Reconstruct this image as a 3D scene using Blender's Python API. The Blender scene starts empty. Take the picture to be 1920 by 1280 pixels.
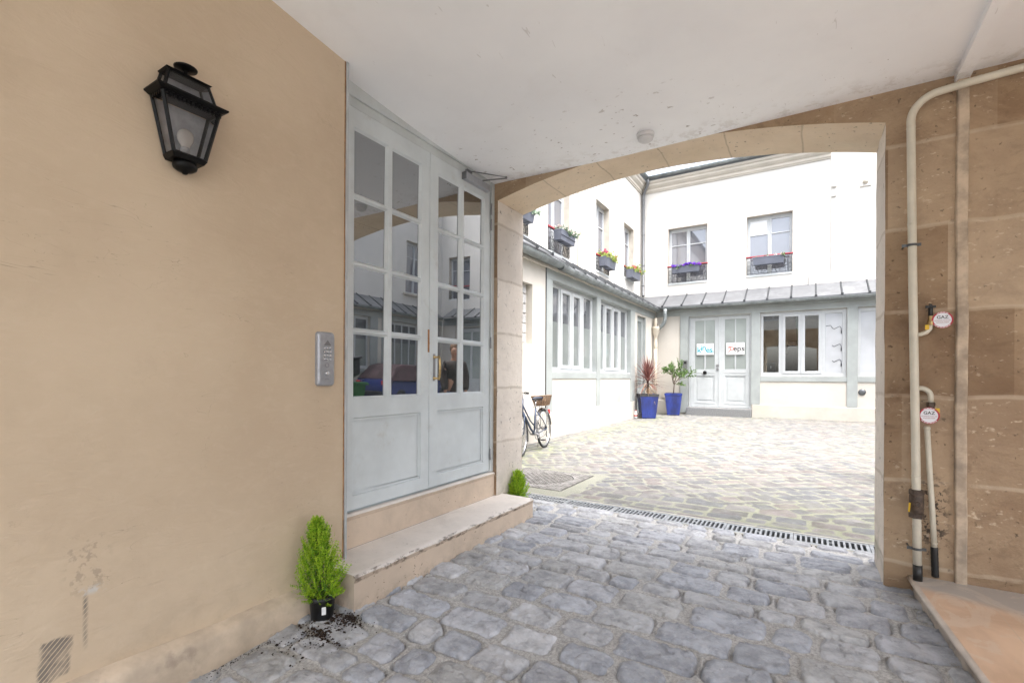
import bpy, bmesh, math, random
import numpy as np
from mathutils import Vector, Matrix, Euler
R = math.radians
random.seed(7)
scene = bpy.context.scene
COL = scene.collection

# ------------------------------------------------------------------ materials
class NT:
    def __init__(s, name):
        s.m = bpy.data.materials.new(name); s.m.use_nodes = True
        s.t = s.m.node_tree; s.n = s.t.nodes; s.l = s.t.links
        s.n.clear()
        s.out = s.n.new('ShaderNodeOutputMaterial')
        s._pos = None
    def new(s, k, **kw):
        n = s.n.new(k)
        for a, b in kw.items(): setattr(n, a, b)
        return n
    def link(s, a, b): s.l.new(a, b)
    def pos(s):
        if s._pos is None: s._pos = s.new('ShaderNodeNewGeometry').outputs['Position']
        return s._pos
    def objco(s): return s.new('ShaderNodeTexCoord').outputs['Object']
    def scaled(s, vec, sc):
        mp = s.new('ShaderNodeMapping'); s.link(vec, mp.inputs['Vector'])
        mp.inputs['Scale'].default_value = sc if hasattr(sc, '__len__') else (sc,)*3
        return mp.outputs[0]
    def noise(s, scale, detail=4, rough=.6, stretch=None, vec=None, dist=0.):
        n = s.new('ShaderNodeTexNoise'); v = vec or s.pos()
        if stretch: v = s.scaled(v, stretch)
        s.link(v, n.inputs['Vector'])
        n.inputs['Scale'].default_value = scale; n.inputs['Detail'].default_value = detail
        n.inputs['Roughness'].default_value = rough; n.inputs['Distortion'].default_value = dist
        return n.outputs['Fac']
    def ramp(s, fac, lo, hi):
        n = s.new('ShaderNodeMapRange'); n.interpolation_type = 'SMOOTHSTEP'
        s.link(fac, n.inputs['Value']); n.inputs['From Min'].default_value = lo; n.inputs['From Max'].default_value = hi
        return n.outputs[0]
    def math(s, op, a, b=None, c=None):
        n = s.new('ShaderNodeMath', operation=op)
        for i, q in enumerate((a, b, c)):
            if q is None: continue
            if isinstance(q, (int, float)): n.inputs[i].default_value = q
            else: s.link(q, n.inputs[i])
        return n.outputs[0]
    def mix(s, fac, a, b, mode='MIX'):
        n = s.new('ShaderNodeMix', data_type='RGBA', blend_type=mode)
        for sock, q in ((n.inputs[0], fac), (n.inputs[6], a), (n.inputs[7], b)):
            if isinstance(q, (int, float)): sock.default_value = q
            elif isinstance(q, (tuple, list)): sock.default_value = (*q[:3], 1)
            else: s.link(q, sock)
        return n.outputs[2]
    def xyz(s, vec=None):
        n = s.new('ShaderNodeSeparateXYZ'); s.link(vec or s.pos(), n.inputs[0]); return n.outputs
    def inside(s, comp, a, b, soft):
        u = s.ramp(comp, a - soft, a + soft); d = s.ramp(comp, b + soft, b - soft)
        n = s.new('ShaderNodeMapRange'); 
        return s.math('MULTIPLY', u, s.math('SUBTRACT', 1.0, s.ramp(comp, b - soft, b + soft)))
    def bsdf(s, col, rough=.7, metal=0., spec=.5, coat=0.):
        b = s.new('ShaderNodeBsdfPrincipled')
        if isinstance(col, (tuple, list)): b.inputs['Base Color'].default_value = (*col[:3], 1)
        else: s.link(col, b.inputs['Base Color'])
        if isinstance(rough, (int, float)): b.inputs['Roughness'].default_value = rough
        else: s.link(rough, b.inputs['Roughness'])
        b.inputs['Metallic'].default_value = metal
        b.inputs['Specular IOR Level'].default_value = spec
        b.inputs['Coat Weight'].default_value = coat
        s.b = b; return b
    def bump(s, h, strength=.3, dist=.01, prev=None):
        n = s.new('ShaderNodeBump'); s.link(h, n.inputs['Height'])
        n.inputs['Strength'].default_value = strength; n.inputs['Distance'].default_value = dist
        if prev is not None: s.link(prev, n.inputs['Normal'])
        return n.outputs[0]
    def done(s, shader=None, normal=None):
        if normal is not None: s.link(normal, s.b.inputs['Normal'])
        s.link((shader or s.b.outputs[0]), s.out.inputs['Surface'])
        return s.m

def simple(name, col, rough=.6, metal=0., var=.08, scale=6., bump=.0, bscale=60., dist=.003, spec=.5, dirt=None, coat=0., local=False):
    t = NT(name)
    v = t.objco() if local else None
    f = t.noise(scale, 5, .6, vec=v)
    dark = tuple(c*(1-var*2) for c in col); light = tuple(min(1, c*(1+var)) for c in col)
    c = t.mix(t.ramp(f, .3, .7), dark, light)
    if dirt:
        dcol, amt, dsc, lo, hi = dirt
        g = t.math('MULTIPLY', t.ramp(t.noise(dsc, 6, .65, vec=v), lo, hi), amt)
        c = t.mix(g, c, dcol)
    t.bsdf(c, rough, metal, spec, coat)
    nrm = t.bump(t.noise(bscale, 5, .6, vec=v), bump, dist) if bump else None
    return t.done(normal=nrm)

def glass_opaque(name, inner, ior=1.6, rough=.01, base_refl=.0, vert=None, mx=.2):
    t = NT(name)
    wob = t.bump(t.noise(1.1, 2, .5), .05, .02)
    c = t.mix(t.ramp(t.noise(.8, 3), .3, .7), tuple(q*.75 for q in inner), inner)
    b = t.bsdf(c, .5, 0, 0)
    g = t.new('ShaderNodeBsdfGlossy'); g.inputs['Roughness'].default_value = rough
    g.inputs['Color'].default_value = (.95, .97, 1, 1)
    t.link(wob, g.inputs['Normal'])
    fr = t.new('ShaderNodeFresnel'); fr.inputs['IOR'].default_value = ior
    fac = t.math('MINIMUM', t.math('ADD', fr.outputs[0], base_refl), 1.0)
    ms = t.new('ShaderNodeMixShader'); t.link(fac, ms.inputs[0]); t.link(b.outputs[0], ms.inputs[1]); t.link(g.outputs[0], ms.inputs[2])
    return t.done(ms.outputs[0])

def glass_clear(name, ior=1.5, tint=(.92, .95, .95), base_refl=.0):
    t = NT(name)
    tr = t.new('ShaderNodeBsdfTransparent'); tr.inputs['Color'].default_value = (*tint, 1)
    g = t.new('ShaderNodeBsdfGlossy'); g.inputs['Roughness'].default_value = .01
    fr = t.new('ShaderNodeFresnel'); fr.inputs['IOR'].default_value = ior
    ms = t.new('ShaderNodeMixShader'); t.link(t.math('ADD', fr.outputs[0], base_refl), ms.inputs[0]); t.link(tr.outputs[0], ms.inputs[1]); t.link(g.outputs[0], ms.inputs[2])
    return t.done(ms.outputs[0])

M = {}
def build_materials():
    # beige plaster of the passage wall, with its scuffs
    t = NT('beige_plaster')
    base = t.mix(t.ramp(t.noise(.9, 5, .6), .3, .7), (.492, .385, .276), (.578, .467, .342))
    base = t.mix(t.math('MULTIPLY', t.ramp(t.noise(16, 6, .7, stretch=(1, .6, 1.2), dist=.6), .45, .75), .28), base, (.62, .51, .39))
    base = t.mix(t.math('MULTIPLY', t.ramp(t.noise(3.2, 6, .7), .5, .75), .35), base, (.44, .345, .25))
    x, y, z = t.xyz()
    low = t.math('SUBTRACT', 1.0, t.ramp(z, .1, 1.0))
    marks = t.math('MULTIPLY', t.ramp(t.noise(7, 6, .7, stretch=(1, .5, 1.6), dist=.8), .60, .72), low)
    base = t.mix(t.math('MULTIPLY', marks, .22), base, (.20, .17, .14))
    grime = t.math('MULTIPLY', t.math('SUBTRACT', 1.0, t.ramp(z, .02, .42)), t.ramp(t.noise(5, 6, .7), .42, .68))
    base = t.mix(t.math('MULTIPLY', grime, .35), base, (.27, .22, .165))
    crk = t.noise(2.3, 6, .6, dist=.3)
    cl = t.math('MULTIPLY', t.math('MULTIPLY', t.ramp(crk, .488, .490), t.math('SUBTRACT', 1.0, t.ramp(crk, .491, .493))), t.ramp(t.noise(1.1, 2), .52, .60))
    base = t.mix(t.math('MULTIPLY', cl, .28), base, (.3, .23, .17))
    # diagonal scrape marks near the floor
    hz = t.math('SUBTRACT', t.math('MULTIPLY', z, 1.0), t.math('MULTIPLY', y, 1.15))
    hz = t.math('ADD', hz, t.math('MULTIPLY', t.noise(10, 3), .012))
    stripes = t.ramp(t.math('FRACT', t.math('DIVIDE', hz, .020)), .14, .30)
    stripes = t.math('MULTIPLY', stripes, t.math('ADD', .45, t.math('MULTIPLY', t.ramp(t.noise(11, 5), .35, .6), .55)))
    yw = t.math('ADD', y, t.math('ADD', t.math('MULTIPLY', t.math('SUBTRACT', t.noise(20, 4), .5), .03), t.math('MULTIPLY', z, -.10)))
    a = t.math('MULTIPLY', t.inside(yw, .545, .630, .007), t.inside(t.math('SUBTRACT', z, t.math('MULTIPLY', t.noise(16, 3), .05)), .135, .27, .008))
    b = t.math('MULTIPLY', t.inside(y, .688, .70, .006), t.inside(z, .24, .42, .03))
    ab = t.math('MULTIPLY', t.math('MAXIMUM', a, b), stripes)
    base = t.mix(t.math('MULTIPLY', ab, .85), base, (.13, .12, .11))
    c = t.math('MULTIPLY', t.inside(y, .64, .76, .03), t.inside(z, .44, .64, .04))
    c = t.math('MULTIPLY', c, t.ramp(t.noise(38, 4, .6), .5, .62))
    base = t.mix(t.math('MULTIPLY', c, .4), base, (.22, .17, .13))
    d = t.math('MULTIPLY', t.inside(y, .67, .75, .02), t.inside(z, .425, .45, .012))
    base = t.mix(t.math('MULTIPLY', d, t.math('MULTIPLY', t.ramp(t.noise(25, 3), .45, .6), .6)), base, (.55, .58, .60))
    hair = t.ramp(t.noise(5, 2, .5, stretch=(1, .35, 2.2), dist=2.5), .497, .5)
    hair2 = t.math('SUBTRACT', 1.0, t.ramp(t.noise(5, 2, .5, stretch=(1, .35, 2.2), dist=2.5), .5, .503))
    hl = t.math('MULTIPLY', t.math('MULTIPLY', hair, hair2), t.ramp(t.noise(2.1, 2), .55, .62))
    base = t.mix(t.math('MULTIPLY', hl, .5), base, (.2, .16, .12))
    t.bsdf(base, .62, spec=.35)
    n1 = t.bump(t.noise(2.5, 3), .35, .02)
    n1 = t.bump(t.noise(9, 5, .6, stretch=(1, .5, 1.3), dist=1.2), .50, .009, n1)
    n2 = t.bump(t.noise(70, 5, .7), .30, .002, n1)
    M['plaster'] = t.done(normal=n2)
    # skirting plaster
    M['skirt'] = simple('skirting_plaster', (.54, .44, .335), .7, var=.12, scale=5, bump=.4, bscale=25, dist=.006, dirt=((.25, .2, .16), .6, 8, .55, .75))
    # white ceiling with chips along the arch
    t = NT('ceiling_paint')
    base = t.mix(t.ramp(t.noise(1.3, 4), .3, .7), (.83, .84, .865), (.88, .89, .91))
    x, y, z = t.xyz()
    near = t.ramp(y, 2.55, 3.45)
    left = t.math('SUBTRACT', 1.0, t.ramp(x, -1.0, -.1))
    chips = t.ramp(t.noise(16, 4, .55, stretch=(1, 1.7, 1)), .668, .69)
    chips = t.math('MULTIPLY', chips, t.math('MULTIPLY', near, left))
    fine = t.math('MULTIPLY', t.ramp(t.noise(55, 3, .6), .70, .72), t.math('MULTIPLY', t.ramp(y, 2.9, 3.5), t.ramp(t.noise(3, 2), .45, .6)))
    base = t.mix(t.math('MINIMUM', t.math('ADD', chips, fine), .8), base, (.26, .22, .19))
    scr = t.math('MULTIPLY', t.ramp(t.noise(28, 2, .5, stretch=(1, .3, 1), dist=1), .74, .76), .35)
    base = t.mix(scr, base, (.4, .38, .36))
    stn = t.math('MULTIPLY', t.ramp(t.noise(1.7, 6, .7, dist=.8), .52, .68), .07)
    base = t.mix(stn, base, (.58, .56, .53))
    edge = t.math('MULTIPLY', t.ramp(y, 3.30, 3.58), t.ramp(t.noise(12, 5, .7), .5, .62))
    base = t.mix(t.math('MULTIPLY', edge, .30), base, (.40, .36, .31))
    t.bsdf(base, .55, spec=.3)
    n1 = t.bump(t.noise(1.6, 3), .4, .03)
    n2 = t.bump(t.noise(45, 4), .12, .003, n1)
    M['ceiling'] = t.done(normal=t.bump(chips, -.5, .004, n2))
    # rough brown limestone of the arch wall
    def stone(name, c1, c2, c3, light, rough=.75, spots=.8, joint=True, bumpy=.6, green=0., jd=(.50, .405, .30)):
        t = NT(name)
        n = t.noise(1.5, 6, .65)
        base = t.mix(t.ramp(n, .3, .7), c1, c2)
        base = t.mix(t.math('MULTIPLY', t.ramp(t.noise(3.4, 7, .7, stretch=(1, 1, 2.5)), .45, .7), .7), base, c3)
        base = t.mix(t.math('MULTIPLY', t.ramp(t.noise(5.5, 8, .75, stretch=(1, 1, 1.8), dist=.7), .50, .66), .55*min(1, bumpy*1.8)), base, tuple(q*.72 for q in c1))
        base = t.mix(t.math('MULTIPLY', t.ramp(t.noise(1.3, 6, .7, dist=1.0), .52, .66), .45*min(1, bumpy*1.8)), base, tuple(q*1.12 for q in c2))
        fl = t.ramp(t.noise(26, 5, .6, stretch=(1, 1, 1.9)), .60, .68)
        fl = t.math('MULTIPLY', fl, t.math('MULTIPLY', t.ramp(t.noise(2.2, 3), .42, .6), spots))
        base = t.mix(fl, base, light)
        pits = t.math('MULTIPLY', t.ramp(t.noise(30, 4, .6), .64, .68), .8)
        base = t.mix(pits, base, tuple(q*.35 for q in c1))
        h = t.noise(9, 7, .65)
        if joint:
            x, y, z = t.xyz()
            zz = t.math('ADD', z, t.math('MULTIPLY', t.noise(2.5, 3), .05))
            zm = t.math('ABSOLUTE', t.math('SUBTRACT', t.math('FRACT', t.math('DIVIDE', t.math('ADD', zz, .05), .49)), .5))
            jl = t.math('SUBTRACT', 1.0, t.ramp(zm, .012, .034))
            jl = t.math('MULTIPLY', jl, t.ramp(t.noise(4, 3), .3, .5))
            row = t.math('FLOOR', t.math('SUBTRACT', t.math('DIVIDE', t.math('ADD', zz, .05), .49), .5))
            colm = t.math('FLOOR', t.math('DIVIDE', t.math('ADD', x, t.math('MULTIPLY', row, .27)), .74))
            cmb = t.new('ShaderNodeCombineXYZ'); t.link(colm, cmb.inputs[0]); t.link(row, cmb.inputs[1])
            wn = t.new('ShaderNodeTexWhiteNoise'); wn.noise_dimensions = '3D'; t.link(cmb.outputs[0], wn.inputs['Vector'])
            wv = wn.outputs['Value']
            base = t.mix(t.math('MULTIPLY', t.ramp(wv, .45, .95), .40), base, light)
            base = t.mix(t.math('MULTIPLY', t.math('SUBTRACT', 1.0, t.ramp(wv, .05, .5)), .40), base, tuple(q*.7 for q in c1))
            base = t.mix(t.math('MULTIPLY', jl, .62), base, jd)
        if green:
            x, y, z = t.xyz()
            g = t.math('MULTIPLY', t.math('SUBTRACT', 1.0, t.ramp(z, .05, .5)), t.ramp(t.noise(6, 5), .4, .65))
            base = t.mix(t.math('MULTIPLY', g, green), base, (.12, .14, .06))
        t.bsdf(base, rough, spec=.35)
        n1 = t.bump(h, min(1, bumpy*1.0), .03)
        n1 = t.bump(t.math('SUBTRACT', 1.0, pits), min(1, bumpy*1.2), .012, n1)
        n2 = t.bump(t.noise(55, 5, .7), bumpy*.7, .004, n1)
        return t, n2, base
    t, nn, base = stone('brown_limestone', (.225, .142, .083), (.40, .29, .185), (.30, .21, .135), (.58, .47, .35), green=.0)
    # damp black mould patch beside the gas pipe
    x, y, z = t.xyz()
    m = t.math('MULTIPLY', t.inside(x, .55, .67, .035), t.inside(z, .3, .66, .08))
    m = t.math('MULTIPLY', m, t.ramp(t.noise(30, 5, .65), .5, .56))
    b2 = t.mix(t.math('MULTIPLY', m, .9), base, (.025, .02, .018))
    t.link(b2, t.b.inputs['Base Color'])
    M['stone'] = t.done(normal=nn)
    t, nn, base = stone('dressed_limestone', (.60, .54, .48), (.72, .66, .59), (.58, .53, .48), (.78, .72, .65), spots=.25, bumpy=.3, joint=True, green=.5, jd=(.40, .34, .28))
    M['jamb'] = t.done(normal=nn)
    t, nn, base = stone('soffit_limestone', (.60, .48, .345), (.71, .585, .44), (.65, .545, .42), (.76, .67, .54), spots=.15, bumpy=.2, joint=False)
    # voussoir joints, across the soffit
    x, y, z = t.xyz()
    xm = t.math('ABSOLUTE', t.math('SUBTRACT', t.math('FRACT', t.math('DIVIDE', t.math('ADD', t.math('ADD', x, 3.07), t.math('MULTIPLY', t.noise(3, 2), .05)), .47)), .5))
    b2 = t.mix(t.math('MULTIPLY', t.math('SUBTRACT', 1.0, t.ramp(xm, .006, .018)), .6), base, (.36, .29, .2))
    t.link(b2, t.b.inputs['Base Color'])
    M['soffit'] = t.done(normal=nn)
    M['strip'] = simple('strip_plaster', (.48, .385, .29), .75, var=.18, scale=9, bump=.5, bscale=22, dist=.01, dirt=((.25, .21, .17), .6, 5, .5, .7))
    # steps
    def stepm(name, c, dark, amt):
        t = NT(name)
        b = t.mix(t.ramp(t.noise(3, 6, .65), .3, .7), tuple(q*.85 for q in c), c)
        b = t.mix(t.math('MULTIPLY', t.ramp(t.noise(14, 5), .5, .75), .3), b, tuple(q*.8 for q in c))
        p = t.ramp(t.noise(60, 3, .6, stretch=(1, .6, 1)), .66, .69)
        p = t.math('MULTIPLY', p, t.ramp(t.noise(4, 3), .45, .6))
        b = t.mix(t.math('MULTIPLY', p, amt), b, dark)
        x, y, z = t.xyz()
        eg = t.math('MULTIPLY', t.inside(x, -2.068, -2.046, .006), t.inside(z, .140, .19, .006))
        b = t.mix(t.math('MULTIPLY', t.math('MULTIPLY', eg, t.ramp(t.noise(22, 6, .75, stretch=(1, .5, 1)), .47, .58)), .75), b, (.10, .075, .06))
        b = t.mix(t.math('MULTIPLY', t.math('MULTIPLY', t.math('SUBTRACT', 1.0, t.ramp(z, .0, .09)), t.ramp(t.noise(9, 6, .7), .4, .65)), .45), b, (.25, .21, .17))
        b = t.mix(t.math('MULTIPLY', t.ramp(t.noise(2.4, 7, .75, dist=.6), .5, .68), .30), b, tuple(q*.62 for q in c))
        t.bsdf(b, .7, spec=.3)
        n = t.bump(t.noise(30, 5), .3, .004)
        return t.done(normal=t.bump(p, -.8, .004, n))
    M['step_top'] = stepm('worn_stone_tread', (.70, .65, .60), (.2, .16, .13), .8)
    M['step_side'] = stepm('pitted_stone_riser', (.60, .49, .39), (.10, .075, .06), .95)
    # grey painted joinery
    M['door'] = simple('grey_door_paint', (.58, .625, .645), .38, var=.05, scale=3, bump=.15, bscale=40, dist=.002, dirt=((.40, .39, .36), .55, 4.5, .56, .76))
    M['door_dark'] = simple('raw_wood_chip', (.34, .17, .07), .8, var=.2, scale=20)
    M['frame_grey'] = simple('grey_frame_paint', (.55, .585, .59), .45, var=.06, scale=3, bump=.15, bscale=30, dist=.002)
    M['bead'] = simple('corner_strip_metal', (.45, .47, .49), .4, var=.1)
    M['timber'] = simple('sage_grey_timber_paint', (0.327, 0.353, 0.350), .55, var=.06, scale=2, bump=.1, bscale=30, dist=.003, dirt=((.35, .37, .35), .4, 7, .6, .75))
    M['sash'] = simple('pale_window_paint', (0.459, 0.481, 0.496), .35, var=.03, scale=3)
    M['door_pale'] = simple('pale_grey_door_paint', (0.459, 0.485, 0.496), .35, var=.04, scale=3, bump=.1, bscale=30, dist=.002)
    M['facade'] = simple('cream_render', (0.548, 0.518, 0.470), .85, var=.035, scale=1.2, bump=.25, bscale=14, dist=.01, dirt=((.55, .50, .44), .35, 2.2, .58, .75))
    M['facade_up'] = simple('white_render', (0.593, 0.578, 0.547), .85, var=.03, scale=.9, bump=.35, bscale=5, dist=.02, dirt=((.60, .57, .53), .3, 2.5, .6, .75))
    M['plinthm'] = simple('plinth_render', (0.518, 0.492, 0.444), .85, var=.05, scale=2, bump=.3, bscale=20, dist=.01, dirt=((.46, .45, .36), .5, 3, .5, .72))
    M['cornice'] = simple('cornice_render', (0.484, 0.448, 0.390), .8, var=.05, scale=2, bump=.2, bscale=20, dist=.005)
    M['reveal'] = simple('reveal_render', (.50, .46, .40), .8, var=.08, scale=3)
    M['zinc'] = simple('zinc_sheet', (0.155, 0.161, 0.171), .5, metal=.35, var=.07, scale=2.5, bump=.15, bscale=4, dist=.01, dirt=((.36, .37, .38), .4, 1.2, .5, .75))
    M['zinc_gut'] = simple('weathered_zinc_gutter', (.235, .26, .265), .5, metal=.3, var=.15, scale=5, dirt=((.34, .36, .36), .5, 9, .5, .75))
    M['zinc_dark'] = simple('dark_zinc_rib', (.055, .06, .065), .6, metal=.3, var=.2)
    M['iron'] = simple('black_wrought_iron', (.035, .037, .045), .5, var=.2)
    M['redrail'] = simple('red_handrail_paint', (.36, .04, .055), .4, var=.1)
    M['castpipe'] = simple('cream_pipe_paint', (0.512, 0.464, 0.384), .5, var=.06, scale=5, dirt=((.4, .32, .24), .4, 9, .6, .8))
    M['pipe'] = simple('cream_gas_pipe_paint', (.58, .545, .455), .35, var=.05, scale=8, bump=.1, bscale=40, dist=.001, dirt=((.30, .26, .2), .6, 22, .68, .74))
    M['tape'] = simple('black_wrap_tape', (.012, .012, .012), .4, var=.2)
    M['valve'] = simple('bronze_valve', (.085, .06, .045), .55, metal=.3, var=.25, scale=40)
    M['brass'] = simple('brass', (.50, .36, .17), .32, metal=.8, var=.2, scale=30)
    M['yellow'] = simple('yellow_plastic', (.72, .46, .02), .45, var=.08)
    M['clamp'] = simple('galvanised_clamp', (.13, .14, .15), .4, metal=.6, var=.2)
    M['black'] = simple('lantern_black_paint', (.003, .003, .0033), .42, var=.2, spec=.22)
    M['blackplastic'] = simple('black_plastic_pot', (.016, .016, .017), .45, var=.2)
    M['soil'] = simple('dark_soil', (.03, .017, .01), .95, var=.35, scale=60)
    M['bulb'] = simple('opal_bulb', (.62, .60, .57), .25, var=.02)
    M['lampback'] = simple('lantern_backplate', (.42, .43, .45), .4, var=.15, scale=12)
    M['alu'] = simple('brushed_aluminium', (.36, .37, .40), .38, metal=.45, var=.05, scale=40, local=True)
    M['alu_dark'] = simple('dark_aluminium_side', (.17, .17, .18), .45, metal=.4, var=.1)
    M['chrome'] = simple('polished_steel', (.55, .55, .56), .2, metal=.9, var=.05)
    M['steel'] = simple('dull_steel', (.30, .30, .31), .35, metal=.7, var=.1)
    M['detect'] = simple('white_detector_plastic', (.66, .66, .67), .4, var=.03)
    M['white'] = simple('white_plastic', (.78, .78, .78), .4, var=.03)
    M['signred'] = simple('sign_red_enamel', (.42, .015, .035), .35, var=.05)
    M['signwhite'] = simple('sign_white_enamel', (.70, .71, .76), .35, var=.02)
    M['ink'] = simple('black_ink', (.012, .012, .014), .5, var=.1)
    M['inkred'] = simple('faded_red_ink', (.35, .10, .11), .5, var=.1)
    M['teal'] = simple('teal_lettering', (.0, .33, .42), .5, var=.05)
    M['logored'] = simple('red_lettering', (.68, .09, .045), .5, var=.05)
    # marble
    t = NT('tan_marble')
    b = t.mix(t.ramp(t.noise(1.8, 6, .6, dist=1.2), .3, .65), (.50, .34, .235), (.66, .47, .335))
    x, y, z = t.xyz()
    yy = t.math('SUBTRACT', t.math('ADD', y, t.math('MULTIPLY', t.noise(2.6, 6), .30)), t.math('MULTIPLY', x, -.30))
    b = t.mix(t.math('MULTIPLY', t.ramp(yy, 3.62, 3.78), .85), b, (.36, .355, .35))
    v = t.ramp(t.noise(4, 7, .7, dist=2), .52, .56)
    b = t.mix(t.math('MULTIPLY', v, .35), b, (.62, .54, .46))
    jt = t.inside(x, .797, .800, .003)
    b = t.mix(t.math('MULTIPLY', jt, .6), b, (.45, .38, .30))
    t.bsdf(b, .34, spec=.5)
    M['marble'] = t.done(normal=t.bump(t.noise(20, 4), .08, .003))
    t = NT('grey_marble_riser')
    b = t.mix(t.ramp(t.noise(3, 7, .65, dist=1.5), .3, .65), (.23, .20, .17), (.50, .44, .38))
    b = t.mix(t.math('MULTIPLY', t.ramp(t.noise(6, 6, .7, dist=2), .5, .6), .4), b, (.16, .17, .17))
    t.bsdf(b, .4); M['marble_riser'] = t.done(normal=t.bump(t.noise(25, 4), .2, .003))
    M['nosing'] = simple('pale_marble_edge', (.56, .49, .43), .32, var=.1, scale=6)
    # glass
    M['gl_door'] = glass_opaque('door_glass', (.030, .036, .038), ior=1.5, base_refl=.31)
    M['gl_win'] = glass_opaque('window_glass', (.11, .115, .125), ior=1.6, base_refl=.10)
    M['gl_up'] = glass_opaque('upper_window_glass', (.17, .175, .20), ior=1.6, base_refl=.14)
    M['gl_film'] = glass_opaque('frosted_window_glass', (0.212, 0.234, 0.225), ior=1.5, rough=.08, base_refl=.06)
    M['gl_doorfilm'] = glass_opaque('frosted_door_glass', (0.340, 0.377, 0.363), ior=1.45, rough=.06)
    M['gl_glare'] = glass_opaque('painted_glare_glass', (0.512, 0.536, 0.568), ior=1.45, rough=.02, base_refl=.04)  # opaque white colour standing for the bright reflection in these panes
    M['gl_clear'] = glass_clear('clear_glass', 1.5, base_refl=.13)
    M['gl_lamp'] = glass_clear('dusty_lantern_glass', 1.45, tint=(.88, .88, .89), base_refl=.02)
    M['glassblock'] = simple('glass_block', (.50, .50, .50), .15, var=.12, scale=8, bump=.3, bscale=12, dist=.01)
    M['blind'] = simple('white_blind', (.76, .78, .80), .7, var=.03)
    M['curtain'] = simple('pale_curtain', (.60, .60, .60), .8, var=.06, scale=10)
    M['room'] = simple('room_wall', (.66, .58, .47), .8, var=.12, scale=1.5)
    M['desk'] = simple('red_brown_desk', (.28, .11, .07), .45, var=.1)
    M['laptop'] = simple('grey_laptop', (.07, .07, .075), .4, var=.05)
    M['fabricnavy'] = simple('navy_chair_fabric', (.02, .025, .035), .8, var=.2)
    M['greencloth'] = simple('green_curtain', (.03, .11, .075), .8, var=.2)
    M['card'] = simple('cardboard', (.42, .30, .17), .8, var=.08)
    # plants
    def leafm(name, c1, c2, rough=.5, sc=25, trans=.25):
        t = NT(name)
        oi = t.noise(sc, 2)
        b = t.mix(t.ramp(oi, .3, .7), c1, c2)
        d = t.bsdf(b, rough, spec=.4)
        tr = t.new('ShaderNodeBsdfTranslucent'); t.link(b, tr.inputs['Color'])
        ms = t.new('ShaderNodeMixShader'); ms.inputs[0].default_value = trans
        t.link(d.outputs[0], ms.inputs[1]); t.link(tr.outputs[0], ms.inputs[2])
        return t.done(ms.outputs[0])
    M['cyp'] = leafm('lime_cypress_foliage', (.13, .31, .012), (.48, .64, .05), sc=55, trans=.28)
    M['cyp_in'] = leafm('inner_cypress_foliage', (.045, .13, .01), (.12, .26, .02), sc=30)
    M['cord'] = leafm('burgundy_cordyline_leaf', (.12, .045, .045), (.28, .13, .11), sc=6, trans=.15)
    M['cordtan'] = leafm('dry_tan_leaf', (.30, .19, .11), (.46, .33, .22), sc=8, trans=.1)
    M['leaf'] = leafm('dark_green_leaf', (.06, .13, .035), (.19, .30, .10), sc=14)
    M['leaf2'] = leafm('yellow_green_leaf', (.20, .30, .05), (.50, .54, .16), sc=14)
    M['leaf3'] = leafm('grey_green_leaf', (.14, .22, .15), (.32, .40, .30), sc=14)
    M['petred'] = leafm('red_geranium_petal', (.48, .03, .03), (.62, .12, .08), sc=20)
    M['petpink'] = leafm('pink_geranium_petal', (.55, .03, .22), (.62, .22, .28), sc=9)
    M['petviolet'] = leafm('violet_petunia_petal', (.14, .03, .45), (.28, .10, .70), sc=20)
    M['petpale'] = leafm('pale_petal', (.55, .52, .48), (.7, .6, .58), sc=20)
    M['bark'] = simple('young_bark', (.11, .075, .05), .85, var=.2, scale=30)
    M['box'] = simple('anthracite_flower_box', (0.120, 0.132, 0.168), .5, var=.06)
    # blue glaze
    t = NT('cobalt_glaze')
    b = t.mix(t.ramp(t.noise(5, 6, .6, stretch=(1, 1, .35)), .3, .7), (.003, .012, .10), (.010, .032, .26))
    t.bsdf(b, .16, spec=.6, coat=.5); M['glaze'] = t.done(normal=t.bump(t.noise(8, 4), .15, .01))
    M['rimdark'] = simple('dark_pot_rim', (.05, .05, .055), .5, var=.2)
    # bicycle
    M['bikeblue'] = simple('dark_blue_bike_paint', (.035, .055, .105), .3, var=.05)
    M['rubber'] = simple('tyre_rubber', (.022, .023, .025), .7, var=.15)
    M['saddle'] = simple('navy_saddle', (.035, .04, .06), .45, var=.1)
    M['wicker'] = simple('brown_wicker', (.22, .14, .085), .75, var=.3, scale=60)
    M['redlens'] = simple('red_reflector', (.55, .02, .02), .3, var=.05)
    M['stepgrey'] = simple('grey_granite_step', (.20, .205, .21), .8, var=.15, scale=40, bump=.3, bscale=60, dist=.003)
    M['conc'] = simple('pale_cement', (.36, .35, .32), .85, var=.12, scale=5, bump=.5, bscale=50, dist=.003, dirt=((.25, .25, .2), .5, 9, .5, .7))
    M['grate'] = simple('galvanised_grate', (.33, .35, .37), .45, metal=.35, var=.15, scale=14)
    M['pit'] = simple('drain_pit', (.006, .006, .007), .9, var=.2)  # near black colour painted in for the darkness under the grates
    M['castiron'] = simple('worn_cast_iron', (.27, .26, .25), .6, metal=.25, var=.2, scale=12, bump=.2, bscale=40, dist=.002)
    M['ground'] = simple('asphalt_ground', (.05, .05, .05), .9, var=.2, scale=3)
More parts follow.
